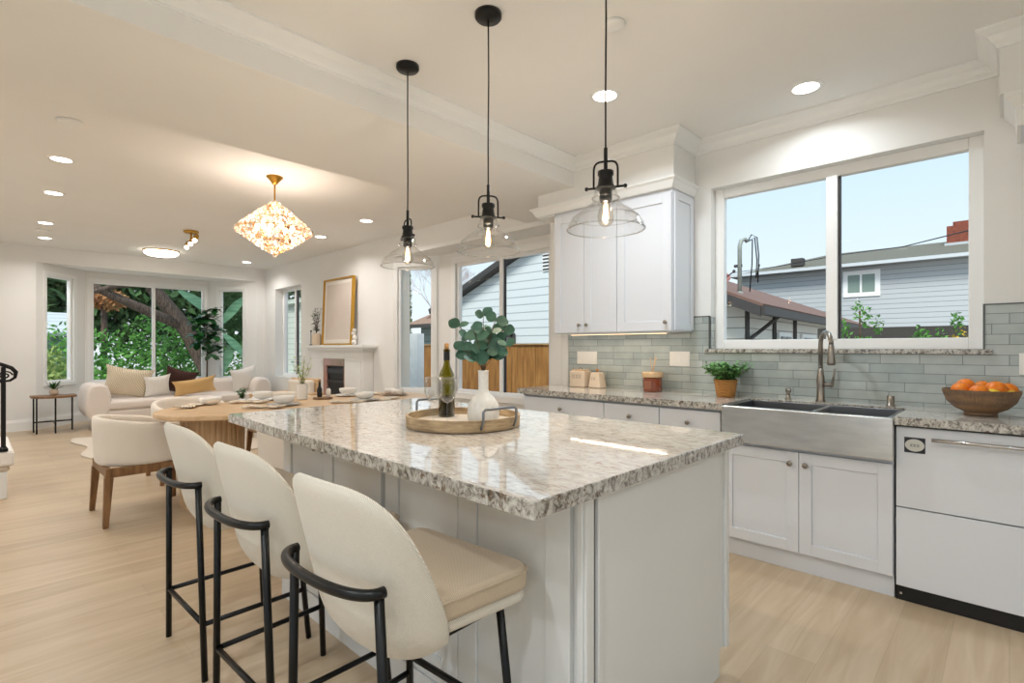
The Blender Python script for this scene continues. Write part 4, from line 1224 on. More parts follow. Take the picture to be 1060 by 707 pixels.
# ------------------------------------------------------------------ fireplace
fp = thing('fireplace', 'white mantel fireplace with black gas insert on the living room wall', 'fireplace', (-7.54, 4.098, 0))
m_ = MB()
m_.box(-.86, -.46, -.17, 0, 0, 1.12).box(.24, .78, -.17, 0, 0, 1.12).box(-.46, .24, -.17, 0, 1.09, 1.2).box(-.86, -.46, -.17, 0, 1.12, 1.2).box(.24, .78, -.17, 0, 1.12, 1.2)
m_.box(.28, .74, -.185, -.17, .05, 1.06).box(-.82, -.50, -.185, -.17, .05, 1.06)
obj('surround', m_, M_trim, fp, bevel=.006)
obj('mantel_shelf', MB().box(-.90, .90, -.25, 0, 1.26, 1.30).box(-.87, .85, -.225, 0, 1.225, 1.26).box(-.84, .81, -.20, 0, 1.2, 1.225), M_trim, fp, bevel=.005)
obj('marble_slip', MB().box(-.46, .24, -.16, -.10, .98, 1.09).box(-.46, -.36, -.16, -.1, 0, .98).box(.2, .24, -.16, -.1, 0, .98), noisy('mottled marble', '#8d8262', '#b98c80', 4, .15), fp)
fb = obj('fire_insert', MB().box(-.36, .2, -.13, -.10, 0, .98), M_blk, fp)
obj('insert_louver', MB().box(-.34, .18, -.155, -.13, .86, .93).box(-.34, .18, -.15, -.13, .72, .75), mat('steel grey louver', '#3e4045', .35, .6), fb)
# art leaning on the mantel
ar = thing('framed_picture', 'large gold framed blank beige print leaning on the mantel', 'picture', (-7.66, 4.02, 1.301))
ar.rotation_euler = (math.radians(-2.2), 0, 0)
w2, h2 = .47, 1.06
obj('frame', MB().box(-w2, -w2 + .025, -.055, 0, 0, h2).box(w2 - .025, w2, -.055, 0, 0, h2).box(-w2 + .025, w2 - .025, -.055, 0, 0, .025).box(-w2 + .025, w2 - .025, -.055, 0, h2 - .025, h2), M_gold, ar, bevel=.002, seg=1)
obj('mat_board', MB().box(-w2 + .025, w2 - .025, -.03, -.01, .025, h2 - .025), mat('warm white mat', '#e9e2d8', .8), ar)
obj('print', MB().box(-w2 + .09, w2 - .09, -.0325, -.03, .09, h2 - .09), noisy('plain beige print', '#d9cdc2', '#d2c5b9', 2, .8), ar)
mv = thing('mantel_vase', 'beige vase of dark olive branches on the mantel left of the picture', 'vase', (-8.28, 3.96, 1.301))
obj('vase_body', MB().lathe([(.06, 0), (.075, .02), (.078, .15), (.06, .19), (.045, .20), (.04, .19)], 24), M_beigec, mv, smooth=True)
sprig_plant(mv, 8, .48, .10, M_olive, .080, .022, 21, .15, 12, .003, tmin=.2)
cs_ = thing('candlestick', 'thin dark candlestick at the left end of the mantel', 'candlestick', (-8.40, 3.92, 1.301))
obj('stand', MB().lathe([(.035, 0), (.03, .01), (.006, .02), (.006, .22), (.014, .23), (.014, .25)], 16), M_black, cs_, smooth=True)
sc_ = MB()
for k, (x, z, r_) in enumerate(((0, .045, .045), (.015, .11, .04), (-.012, .17, .035), (.01, .22, .026))): sc_.sph((x, 0, z), (r_, .035, r_), 16, 10)
tag(obj('sculpture', sc_, M_stone, smooth=True, loc=(-7.05, 3.95, 1.301)), 'white lumpy stacked sculpture on the mantel right of the picture', 'sculpture')

# ------------------------------------------------------------------ stair at the left edge
sr = thing('stair', 'white carpeted stair end at the left edge of the room', 'stair', (-6.05, .05, 0))
obj('lower_step', MB().box(-1.0, .02, -1.2, .16, 0, .23), M_trim, sr, bevel=.01)
obj('carpet_nosing', MB().box(-1.02, .03, -1.22, .175, .23, .275), M_rug, sr, bevel=.02, seg=3)
obj('upper_step', MB().box(-1.0, .05, -1.2, .20, .275, .40), M_white, sr, bevel=.02, seg=3)
rl = thing('stair_railing', 'black wrought iron newel post with scrolled handrail end', 'railing', (-6.02, .185, .401))
obj('newel_post', MB().box(-.015, .015, -.015, .015, 0, .70).lathe([(.03, 0), (.03, .02), (.018, .04)], 12), M_black, rl)
sc2 = [(0, -.5, .95), (0, -.2, .80), (0, 0, .715), (0, .05, .69), (0, .075, .655), (0, .07, .61), (0, .04, .585), (0, .0, .58), (0, -.03, .60)]
obj('handrail', MB().tube(sc2, [.016] * 5 + [.012, .010, .009, .008], 10), M_black, rl, smooth=True)
sc3 = []
for i in range(22):
    a = i / 21 * 2.6 * PI; r_ = .045 * (1 - i / 30); sc3.append((0, .01 + r_ * math.cos(a), .63 + r_ * math.sin(a) * .8))
obj('scroll', MB().tube(sc3, .006, 8).tube([(0, -.35, .70), (0, 0, .57)], .008, 8), M_black, rl, smooth=True)

# ------------------------------------------------------------------ island tray and its things
ty = thing('serving_tray', 'round weathered wooden tray with metal handles on the island', 'tray', (-1.735, 1.50, .9205))
obj('tray_body', MB().lathe([(.238, 0), (.248, .004), (.25, .05), (.236, .05), (.234, .018), (.004, .016)], 56), M_weath, ty, smooth=False)
obj('tray_inlay', MB().lathe([(.232, .0165), (.232, .019)], 48), noisy('whitewashed wood', '#d8cdbf', '#c2b5a5', 3, .5, (2, 14, 2)), ty)
for a in (math.radians(-6), math.radians(174)):
    c, s_ = math.cos(a), math.sin(a); hp = []
    def P3(r_, tt, z): return (r_ * c - tt * s_, r_ * s_ + tt * c, z)
    hd = MB().tube([P3(.243, -.085, .015), P3(.258, -.085, .05), P3(.258, -.085, .085), P3(.258, -.075, .095), P3(.258, .075, .095), P3(.258, .085, .085), P3(.258, .085, .05), P3(.243, .085, .015)], .0055, 8)
    obj('handle', hd, mat('galvanised metal', '#7f8286', .35, .9), ty, smooth=True)
wb = thing('wine_bottle', 'dark green corked wine bottle standing on the tray', 'bottle', (-1.90, 1.54, .9395))
obj('bottle_glass', MB().lathe([(.034, 0), (.038, .006), (.0385, .17), (.034, .20), (.018, .235), (.0145, .25), (.0135, .30), (.0155, .302), (.0155, .312), (.013, .314)], 32), M_bottle, wb, smooth=True)
obj('wine', MB().lathe([(.033, .006), (.0345, .01), (.0345, .095), (.002, .096)], 28), mat('dark wine', '#1a1108', .2), wb, smooth=True)
obj('foil_sleeve', MB().lathe([(.0148, .262), (.0142, .303), (.0142, .304)], 24, capb=False, capt=False), M_blk, wb, smooth=True)
obj('cork', MB().lathe([(.0105, .30), (.0105, .34), (.002, .342)], 16), noisy('cork', '#b98a58', '#9a6d3e', 40, .9), wb, smooth=True)
def wine_glass(loc, label):
    t = thing('wine_glass', label, 'wine glass', loc, 0, 'wine glasses on the tray')
    obj('bowl', MB().lathe([(.004, .085), (.018, .092), (.030, .108), (.037, .13), (.038, .155), (.034, .195)], 32, capb=False, capt=False), M_wineg, t, smooth=True, solid=.0015)
    obj('stem', MB().lathe([(.034, 0), (.034, .002), (.008, .006), (.0035, .014), (.0032, .08), (.006, .088)], 24), M_wineg, t, smooth=True)
    return t
wg = wine_glass((-1.80, 1.385, .9395), 'empty stemmed wine glass on the tray, left one before the bottle')
copy_tree(wg, (-1.728, 1.405, .9395), 0, 'empty stemmed wine glass on the tray, right one nearer the white vase')
ev = thing('eucalyptus_vase', 'white matte bottle vase with eucalyptus stems on the tray', 'vase', (-1.655, 1.545, .9395))
obj('vase_body', MB().lathe([(.058, 0), (.066, .006), (.070, .04), (.066, .075), (.048, .105), (.028, .122), (.022, .14), (.022, .215), (.024, .222), (.019, .222), (.017, .20)], 36), M_stone, ev, smooth=True)
sm, lm = MB(), MB(); rnd = random.Random(17)
rgt = Vector((.722, .692, 0)); fw_ = Vector((-.692, .722, 0))
for (ex, ez, ey) in ((-.105, .415, .0), (-.07, .36, .04), (.0, .46, 0), (.055, .44, -.03), (.09, .40, .03), (.10, .33, -.02), (-.085, .31, -.04), (-.04, .40, -.05), (.04, .36, .05)):
    p0 = Vector((0, 0, .21)); p2 = rgt * ex + fw_ * ey + Vector((0, 0, ez)); p1 = p0.lerp(p2, .5) + Vector((0, 0, .03)) - rgt * ex * .15
    pts = [((1 - t) ** 2) * p0 + 2 * t * (1 - t) * p1 + t * t * p2 for t in [i / 6 for i in range(7)]]
    sm.tube([(0, 0, .05)] + pts, .0016, 6)
    for t in (.45, .72, 1.0):
        q = ((1 - t) ** 2) * p0 + 2 * t * (1 - t) * p1 + t * t * p2
        for sd_ in (1, -1):
            if rnd.random() < .12: continue
            b_ = rnd.uniform(-.8, .8); d = rgt * sd_ * rnd.uniform(.5, 1) + fw_ * b_ + Vector((0, 0, rnd.uniform(-.2, .8)))
            sz_ = rnd.uniform(.046, .066) * (1.3 - .5 * t)
            lm.leaf(q, d, fw_ * -1 + Vector((rnd.uniform(-.5, .5), rnd.uniform(-.5, .5), rnd.uniform(.2, .9))), sz_ * 1.1, sz_, n=6, droop=.1, fold=.08)
obj('stems', sm, M_twig, ev, smooth=True)
tag(obj('leaves', lm, M_euc, ev, smooth=True), kind='stuff')

# ------------------------------------------------------------------ things on the sink counter
c1 = thing('canister', 'beige square canister with wooden lid, left of the pair on the counter', 'canister', (-2.70, 3.68, .9205))
obj('body', MB().box(-.078, .078, -.06, .06, 0, .142), M_beigec, c1, bevel=.012, seg=3)
obj('lid', MB().box(-.06, .06, -.05, .05, .142, .152), M_oakt, c1, bevel=.003)
obj('finger_loop', MB().tube([(-.02, 0, .152), (-.012, 0, .164), (.012, 0, .164), (.02, 0, .152)], .003, 6), M_walnut, c1, smooth=True)
def letters(parent, segs, y, m_):
    mb = MB()
    for x0, x1, z0, z1 in segs: mb.box(x0, x1, y - .0008, y, z0, z1)
    obj('lettering', mb, m_, parent)
M_ink = mat('grey printed lettering', '#8f857a', .7)
sg = []
for i in range(5):
    x = -.045 + i * .019; sg += [(x, x + .0025, .075, .108), (x + .0025, x + .011, .105, .108)] + ([(x + .0085, x + .011, .075, .105)] if i % 2 == 0 else [(x + .0025, x + .010, .075, .078)])
letters(c1, sg, -.0605, M_ink)
c2 = thing('canister', 'tapered beige canister with round wooden knob, right of the pair', 'canister', (-2.525, 3.68, .9205))
m_ = MB()
for (hx, hy, z) in ((.058, .055, 0), (.042, .042, .13)):
    for q in ((-1, -1), (1, -1), (1, 1), (-1, 1)): m_.v.append((hx * q[0], hy * q[1], z))
m_.face((0, 3, 2, 1)); m_.face((4, 5, 6, 7))
for i in range(4): j = (i + 1) % 4; m_.face((i, j, 4 + j, 4 + i))
obj('body', m_, M_beigec, c2, bevel=.01, seg=3)
obj('knob', MB().lathe([(.005, .128), (.006, .14), (.012, .148), (.010, .158), (.003, .162)], 16), noisy('orange wood', '#c98a4a', '#b87636', 20, .5), c2, smooth=True)
letters(c2, [(-.024, -.0215, .065, .09), (-.0215, -.012, .0875, .09), (-.0215, -.014, .076, .0785), (-.004, -.0015, .065, .09), (-.0015, .008, .0875, .09), (.0055, .008, .065, .0875)], -.0505, M_ink)
rdv = thing('reed_diffuser', 'amber glass candle jar with wooden lid and three reeds', 'reed diffuser', (-2.0, 3.66, .9205))
obj('jar', MB().lathe([(.068, 0), (.073, .006), (.073, .105), (.066, .112), (.066, .105), (.066, .012), (.004, .01)], 36), mat('amber glass jar', '#7a3413', .12, coat=.8), rdv, smooth=True)
obj('wax', MB().lathe([(.064, .014), (.064, .10), (.002, .101)], 30), mat('dark amber wax', '#5a2814', .4), rdv, smooth=True)
obj('paper_label', MB().box(-.03, .03, -.0745, -.0735, .025, .085), mat('brown paper label', '#8e5b44', .7), rdv)
obj('wooden_lid', MB().lathe([(.078, .112), (.08, .118), (.08, .145), (.076, .152), (.002, .152)], 36), M_oakt, rdv, smooth=True)
for dx, dy, L_ in ((.035, .0, .11), (.015, .02, .12), (-.03, .02, .11)):
    obj('reed', MB().tube([(0, 0, .15), (dx, dy, .15 + L_)], .0028, 6), M_oakt, rdv, smooth=True)
bk = thing('potted_plant', 'bushy green herb plant in a woven wicker basket beside the sink', 'potted plant', (-1.42, 3.62, .9205))
obj('basket', MB().lathe([(.056, 0), (.06, .004), (.078, .12), (.072, .12), (.066, .10), (.004, .095)], 28), M_bask, bk, smooth=True)
sprig_plant(bk, 70, .17, .175, noisy('bright herb leaf', '#5a8f47', '#86b870', 14, .5), .036, .024, 31, .07, 16, droop=.35, tmin=.3)
obw = thing('fruit_bowl', 'ribbed dark wooden fruit bowl on the counter at the right edge', 'bowl', (-.105, 3.52, .9205))
pr = [(.062, 0), (.066, .004), (.064, .016), (.10, .035), (.132, .07), (.149, .118), (.151, .130), (.144, .130), (.125, .075), (.09, .042), (.004, .03)]
bm = MB(); n = 120
for k, (r_, z) in enumerate(pr):
    for i in range(n):
        a = 2 * PI * i / n; rr = r_ * (1 + (.012 * (i % 2) if 2 < k < 6 else 0)); bm.v.append((rr * math.cos(a), rr * math.sin(a), z))
for k in range(len(pr) - 1):
    for i in range(n):
        j = (i + 1) % n; bm.face((k * n + i, k * n + j, (k + 1) * n + j, (k + 1) * n + i))
bm.face([i for i in reversed(range(n))]); bm.face([(len(pr) - 1) * n + i for i in range(n)])
obj('bowl_body', bm, noisy('dark ribbed wood', '#8a6a4a', '#5e4a3a', 5, .5, (1, 1, 6)), obw, smooth=False)
cR, cF = Vector((.722, .692, 0)), Vector((-.692, .722, 0))
FR = [(-.100, .0, .128, .040, 0, 'orange at the left end of the fruit bowl'), (-.072, -.07, .122, .039, 0, 'orange at the front left of the fruit bowl'), (-.036, .045, .142, .041, 0, 'orange at the back of the fruit bowl, left of centre'),
      (.026, -.055, .133, .044, 0, 'largest orange at the front centre of the fruit bowl'), (.098, -.04, .124, .042, 0, 'orange at the right end of the fruit bowl'), (.055, .05, .135, .036, 0, 'orange at the back right, behind the largest one'),
      (-.024, -.085, .108, .033, 1, 'lemon at the front of the bowl between two oranges'), (.065, -.09, .104, .030, 1, 'lemon at the front right of the bowl, mostly hidden')]
for dx, df, z, r_, lm_, lb in FR:
    p = Vector((-.105, 3.52, .9205)) + cR * dx + cF * df + Vector((0, 0, z))
    t = thing('lemon' if lm_ else 'orange', lb, 'fruit', tuple(p), dx * 20, 'oranges and lemons in the fruit bowl')
    obj('fruit_skin', MB().sph((0, 0, 0), (r_ * (1.2 if lm_ else 1), r_, r_ * .95), 24, 16), M_lemon if lm_ else M_orange, t, smooth=True)
    if not lm_: obj('stem_button', MB().lathe([(.004, 0), (.0035, .002)], 8), M_leafd, t, loc=(0, 0, r_ * .945))

# ------------------------------------------------------------------ outdoors
GZ = -.55
m_ = MB().box(-60, 30, 4.9, 70, GZ - .2, GZ).box(-60, -11.8, -25, 4.9, GZ - .2, GZ).prism([(-11.8, 3.5), (-11.8, 4.9), (-5.9, 4.9), (-6.3, 4.4), (-11.1, 4.4)], GZ - .2, GZ)
tag(struct('ground', m_, M_gravel))
# fence of separate boards on one long fence
fn = thing('wooden_fence', 'tan cedar board fence running outside behind the windows', 'fence', (-6, 6.8, GZ))
rnd = random.Random(8); m_ = MB(); x = -5.6
while x < 8.5:
    wd = .145; m_.box(x, x + wd - .006, rnd.uniform(-.003, .003), .018, .02, 1.86); x += wd
obj('board_panel', m_, M_fence, fn)
obj('top_rail', MB().box(-5.6, 8.5, -.03, .05, 1.86, 1.885), noisy('weathered rail', '#a98556', '#8a6a44', 5, .8), fn)
# gable house behind the dining bay
gh = thing('gable_house', 'pale blue gable ended neighbour house seen through the dining window', 'house', (-7.0, 9.3, GZ))
sl = (3.55 - 2.613) / (10.882 - 8.433)
xe, zE = -11.6 + 7.0, 2.613 - GZ - (11.6 - 10.882) * sl
xr = -.78; zr = zE + (xr - xe) * sl; x2 = 1.70; z2 = zr - (x2 - xr) * sl
m_ = MB(); b = len(m_.v)
prof = [(xe, 0), (x2, 0), (x2, z2), (xr, zr), (xe, zE)]
for y in (0, 3.6):
    for px_, pz in prof: m_.v.append((px_, y, pz))
m_.face((0, 1, 2, 3, 4)); m_.face((9, 8, 7, 6, 5)); m_.face((0, 4, 9, 5)); m_.face((1, 6, 7, 2)); m_.face((4, 3, 8, 9)); m_.face((3, 2, 7, 8))
obj('wall', m_, M_lapw, gh)
def slab(m_, p, q, r, s_, th):
    nrm = (Vector(q) - Vector(p)).cross(Vector(s_) - Vector(p)).normalized() * th; b = len(m_.v)
    for v in (p, q, r, s_): m_.v.append(tuple(v))
    for v in (p, q, r, s_): m_.v.append(tuple(Vector(v) + nrm))
    for f_ in ((3, 2, 1, 0), (4, 5, 6, 7), (0, 1, 5, 4), (1, 2, 6, 5), (2, 3, 7, 6), (3, 0, 4, 7)): m_.face([b + i for i in f_])
m_ = MB(); e0 = -.35
slab(m_, (xe + e0, -.25, zE + e0 * sl + .02), (xr, -.25, zr + .02), (xr, 3.8, zr + .02), (xe + e0, 3.8, zE + e0 * sl + .02), .14)
slab(m_, (xr, -.25, zr + .02), (x2 + .1, -.25, z2 - .04 + .02), (x2 + .1, 3.8, z2 - .04 + .02), (xr, 3.8, zr + .02), .14)
obj('roof', m_, M_fasc, gh)
m_ = MB().box(-.90, -.66, -.03, 0, 3.05 - GZ, 3.45 - GZ)
vt = obj('gable_vent', m_, M_trim, gh)
obj('vent_slats', MB().box(-.89, -.67, -.035, -.03, 3.07 - GZ, 3.11 - GZ).box(-.89, -.67, -.035, -.03, 3.15 - GZ, 3.19 - GZ).box(-.89, -.67, -.035, -.03, 3.23 - GZ, 3.27 - GZ).box(-.89, -.67, -.035, -.03, 3.31 - GZ, 3.35 - GZ).box(-.89, -.67, -.035, -.03, 3.39 - GZ, 3.43 - GZ), M_fasc, vt)
obj('drain_elbow', MB().box(-2.26, -1.80, -.10, -.02, 1.53 - GZ, 1.63 - GZ).box(-1.88, -1.78, -.10, -.02, 1.2 - GZ, 1.60 - GZ), M_fasc, gh)
# hip roofed house beyond the left bay wing
hh = thing('hip_roof_house', 'low grey sided neighbour house with brown hip roof beyond the bay', 'house', (-12.1, 11.3, GZ))
obj('wall', MB().box(-1.40, .25, -1.4, 5, 0, 2.5), M_lapd, hh)
rf = MB(); rf.v = [(-1.85, -1.8, 2.5), (.4, -1.8, 2.5), (.4, 5.4, 2.5), (-1.85, 5.4, 2.5), (-.25, -.1, 3.5), (.0, 3.6, 3.5)]
for f_ in ((0, 1, 4), (1, 2, 5, 4), (2, 3, 5), (3, 0, 4, 5), (3, 2, 1, 0)): rf.face(f_)
obj('roof', rf, noisy('tan shingle roof', '#a08472', '#83695a', 22, .9), hh)
obj('gutter', MB().box(-1.9, .42, -1.88, -1.78, 2.42, 2.53).tube([(-1.75, -1.83, 2.45), (-1.7, -1.75, 2.25), (-1.45, -1.5, 2.12), (-1.42, -1.45, 0)], .05, 8), M_fasc, hh)
tag(obj('garden_wall', MB().box(-8.6, -7.75, 5.6, 5.75, GZ, 1.52), noisy('white stucco', '#eef0f0', '#e4e6e6', 6, .9)), 'white stucco garden wall piece outside the small bay window', 'garden wall')

# brown roof house beside the sink window
bh = thing('brown_roof_house', 'low cream neighbour house with brown shingle roof beyond the sink window', 'house', (0, 0, GZ))
def w3(x, y, z): return Vector((x, y, z - GZ))
ez = 2.0
E1 = Vector((-3.39, 10.61)); E2 = Vector((-4.05, 25.6))
dd = (E2 - E1).normalized(); nn = Vector((-dd.y, dd.x))
pitch = .43; RW = 5.0
R1 = E1 + nn * RW; R2 = E2 + nn * RW
m_ = MB()
def P(v, z): return (v.x, v.y, z - GZ)
slab(m_, P(E1 - dd * .3, ez), P(E2 - dd * -.3, ez), P(E2 + dd * .3 - dd * 7 + nn * RW, ez + RW * pitch), P(R1 - dd * .3, ez + RW * pitch), .10)
slab(m_, P(R1 - dd * .3, ez + RW * pitch), P(R2 + dd * -6.7, ez + RW * pitch), P(E2 + nn * 2 * RW, ez), P(E1 + nn * 2 * RW - dd * .3, ez), .10)
obj('roof', m_, M_roofb, bh)
W1, W2 = E1 + nn * .45 + dd * .2, E2 + nn * .45 - dd * .3
m_ = MB(); b = len(m_.v)
poly = [W1, W2, W2 + nn * 9, W1 + nn * 9]
for z in (GZ, ez + .12):
    for q in poly: m_.v.append(P(q, z))
m_.face((0, 3, 2, 1))
for i in range(4): j = (i + 1) % 4; m_.face((i, j, 4 + j, 4 + i))
apex = len(m_.v); mid = W1 + nn * 4.55; m_.v.append(P(mid, ez + 4.9 * pitch)); m_.face((4, 7, apex)[::-1])
obj('wall', m_, M_lapc, bh)
g_ = MB()
def bar3(m_, a, b, w_, h_):
    a, b = Vector(a), Vector(b); d = (b - a).normalized(); s_ = d.cross(Vector((0, 0, 1))).normalized() * w_ / 2; u = Vector((0, 0, h_ / 2)); k = len(m_.v)
    for p in (a, b):
        for q in (-s_ - u, s_ - u, s_ + u, -s_ + u): m_.v.append(tuple(p + q))
    for f_ in ((0, 1, 2, 3), (7, 6, 5, 4), (0, 4, 5, 1), (1, 5, 6, 2), (2, 6, 7, 3), (3, 7, 4, 0)): m_.face([k + i for i in f_])
bar3(g_, P(E1 - dd * .32, ez - .03), P(E2 + dd * .3, ez - .03), .14, .16)
bar3(g_, P(E1 - dd * .34, ez - .05), P(R1 - dd * .34, ez + RW * pitch - .05), .06, .20)
obj('gutter', g_, M_fasc, bh)
cdn = MB()
def onwall(s_, z, o=.05):
    q = W1 + dd * s_ - nn * o; return P(q, z)
cdn.tube([P(E1 + dd * .9, ez - .1), onwall(.6, ez - .45), onwall(.05, ez - .6), (W1.x - .35, W1.y - .08, ez - .85 - GZ), (W1.x - .35, W1.y - .08, 0)], .038, 8)
obj('downspout', cdn, M_fasc, bh)
m_ = MB()
for s_ in (0.05, 2.0, 3.9):
    bar3(m_, onwall(s_, GZ), onwall(s_, GZ), .01, .01) if False else m_.tube([onwall(s_, GZ, .03), onwall(s_, ez, .03)], .05, 4)
obj('corner_board', m_, M_fasc, bh)
for k, (s0, s1) in enumerate(((2.3, 3.4), (4.6, 6.2), (7.0, 9.0))):
    m_ = MB(); bar3(m_, onwall(s0, 1.25, .04), onwall(s1, 1.25, .04), .06, .75)
    f_ = obj('window', m_, M_vinyl, bh)
    m_ = MB(); bar3(m_, onwall(s0 + .12, 1.25, .085), onwall((s0 + s1) / 2 - .05, 1.25, .085), .03, .55); bar3(m_, onwall((s0 + s1) / 2 + .05, 1.25, .085), onwall(s1 - .12, 1.25, .085), .03, .55)
    obj('pane', m_, mat('dark window pane', '#5b615f', .1), f_)
# power mast on that roof
ms = thing('power_mast', 'grey metal electric service mast with looped wires on the brown roof', 'service mast', (-4.30, 11.75, 2.40))
# local right vector along the view plane
def R_(x, z, y=0): return (rgt.x * x + fw_.x * y, rgt.y * x + fw_.y * y, z)
obj('mast_pipe', MB().tube([R_(0, -.15), R_(0, 1.10), R_(.03, 1.22), R_(.12, 1.26), R_(.17, 1.20)], .045, 10).lathe([(.14, -.12), (.10, .0), (.055, .10)], 12), noisy('galvanised pipe', '#9a9f98', '#7e837c', 6, .5), ms, smooth=True)
wr = MB()
wr.tube([R_(.17, 1.2), R_(.26, 1.36), R_(.38, 1.30), R_(.42, .9), R_(.40, .3)], .013, 6).tube([R_(.17, 1.2), R_(.28, 1.25), R_(.27, .7), R_(.22, .1)], .013, 6).tube([R_(.17, 1.2), R_(.33, 1.30), R_(.38, .8), R_(.36, .4), R_(.44, .7)], .013, 6)
obj('looped_wires', wr, M_blk, ms, smooth=True)
obj('cross_bracket', MB().box(-.12, .05, -.02, .02, .64, .70), M_fasc, ms)
tag(obj('overhead_cable', MB().tube([(-7.77, 20.26, 4.13), (-5.6, 18.9, 4.02), (-3.57, 17.36, 3.94), (-1.774, 14.93, 3.60), (-.562, 12.62, 3.40), (.161, 11.24, 3.36), (1.4, 8.9, 3.45)], .012, 6), M_blk, smooth=True), 'thin black overhead cable crossing in front of the grey two storey house', 'cable')
dsh = thing('satellite_dish', 'small reddish satellite dish at the left edge of the sink window', 'satellite dish', (-6.45, 16.4, 3.45))
obj('dish', MB().lathe([(.02, 0), (.09, .025), (.14, .07)], 20, capt=False), mat('faded red dish', '#a9706a', .6), dsh, smooth=True, solid=.01).rotation_euler = (PI / 2.3, 0, .7)
obj('feed_arm', MB().tube([(0, 0, 0), (.35, -.2, .15)], .018, 6).sph((.35, -.2, .16), .05, 8, 6).tube([(0, 0, 0), (0, .1, -.9)], .02, 6), M_fasc, dsh)

# grey two storey house
th_ = thing('two_storey_house', 'grey sided two storey house with brick chimney beyond the sink window', 'house', (0, 26, GZ))
obj('wall', MB().box(-9.5, 5, 0, 9, 0, 4.72 - GZ), M_lapg, th_)
rf = MB(); z_ = 4.72 - GZ
for p in ((-10, -.5, z_), (5.5, -.5, z_), (5.5, 9.5, z_), (-10, 9.5, z_), (-6.6, 4.5, z_ + 1.33), (3.0, 4.5, z_ + 1.33)): rf.v.append(p)
for f_ in ((0, 1, 5, 4), (1, 2, 5), (2, 3, 4, 5), (3, 0, 4), (3, 2, 1, 0)): rf.face(f_)
obj('roof', rf, M_roofg, th_)
obj('gutter', MB().box(-10.05, 5.55, -.6, -.48, z_ - .06, z_ + .07), mat('pale gutter', '#c9ced2', .5), th_)
obj('chimney', MB().box(-1.95, -1.05, 3.0, 3.8, z_ + .6, z_ + 1.75).box(-1.75, -1.2, 3.1, 3.7, z_ + 1.75, z_ + 1.93), M_brick, th_)
obj('chimney_flashing', MB().box(-2.02, -1.0, 2.93, 3.87, z_ + .6, z_ + 1.02), mat('grey flashing', '#b9bec2', .5), th_)
f_ = obj('window', MB().box(-5.17, -3.85, -.05, 0, 3.42 - GZ, 4.52 - GZ), M_vinyl, th_)
obj('pane', MB().box(-4.99, -4.56, -.06, -.05, 3.6 - GZ, 4.34 - GZ).box(-4.48, -4.03, -.06, -.05, 3.6 - GZ, 4.34 - GZ), mat('greenish window pane', '#7d8f87', .1), f_)
obj('roof_vent', MB().box(-7.4, -6.9, .6, 1.0, z_ + .35, z_ + .70), M_fasc, th_)

# foliage helpers
def blob(m_, c, r, n, size, rnd):
    for _ in range(n):
        d = Vector((rnd.gauss(0, 1), rnd.gauss(0, 1), rnd.gauss(0, 1))).normalized() * (rnd.random() ** .4)
        m_.chip((c[0] + d.x * r[0], c[1] + d.y * r[1], c[2] + d.z * r[2]), size * rnd.uniform(.6, 1.3), rnd)
def tree(name, label, cat, loc, blobs, fol, size=.09, trunk=None, seed=1, group=None):
    t = thing(name, label, cat, loc, 0, group); rnd = random.Random(seed)
    if trunk: obj('trunk', trunk, M_bark, t, smooth=True)
    m_ = MB()
    for c, r, n in blobs: blob(m_, c, r, n, size, rnd)
    tag(obj('foliage', m_, fol, t), kind='stuff')
    return t
# far bay garden (view toward -x)
tk = MB()
tk.tube([(0, 1.1, -.6), (0, .85, .6), (-.05, .35, 1.7), (-.1, -.35, 2.7), (-.2, -.8, 3.6), (-.2, -1.1, 4.6)], [.24, .22, .20, .17, .13, .1], 10)
tk.tube([(-.05, .3, 1.8), (.1, -.5, 2.15), (0, -1.2, 2.5), (.1, -2.2, 3.0)], [.14, .12, .10, .07], 8)
tk.tube([(-.1, -.5, 2.9), (.1, -1.2, 2.75), (.1, -2.0, 2.4)], [.09, .07, .04], 8)
tk.tube([(0, 2.2, -.6), (0, 2.15, 1.2), (0, 1.9, 2.4), (0, 2.0, 4.0)], [.14, .12, .11, .09], 8)
tree('garden_tree', 'big dark leaning tree with thick limbs behind the bay window', 'tree', (-15.6, 3.6, 0),
     [((-.4, -1.2, 3.5), (.8, 1.2, .5), 900), ((-.6, .3, 3.7), (.8, 1.3, .6), 900), ((-.9, 1.6, 3.0), (.7, .9, .8), 700), ((-1.4, 2.2, 2.2), (.7, .8, 1.2), 900)], M_fol2, .085, tk, 2)
tree('hedge', 'bright green bushy hedge filling the lower bay window', 'hedge', (-17.0, 3.6, GZ),
     [((0, -1.9, 1.0), (.8, 1.5, 1.5), 2600), ((0, .2, 1.3), (.8, 1.6, 1.5), 2800), ((.1, 2.0, .8), (.8, 1.4, 1.4), 2400), ((.5, -.6, .6), (.5, 2.6, 1.1), 2000)], M_fol, .075, None, 3)
tree('maple_tree', 'orange autumn leaved tree behind the dark limbs', 'tree', (-19.5, 2.75, 0), [((0, 0, 2.7), (.5, .6, .35), 700)], M_folo, .09, MB().tube([(0, 0, -.5), (0, 0, 2.8)], .08, 8), 4)
tree('backdrop_tree', 'dense dark green trees far behind the garden at left', 'tree', (-24, 1.0, 0), [((0, 0, 3.2), (1.5, 3.5, 2.2), 4200), ((0, 4.5, 3.0), (1.5, 3.5, 2.4), 4200), ((0, 8.5, 3.0), (1.5, 2.0, 3), 2000)], M_fol2, .22, None, 5)
tree('shrub', 'yellow green shrub below the roof in the narrow left bay window', 'shrub', (-15.4, 1.15, GZ), [((0, 0, .75), (.5, .55, 1.15), 2000)], noisy('yellow green foliage', '#7f9a4c', '#a9b56a', 1.5, .8), .07, None, 6)
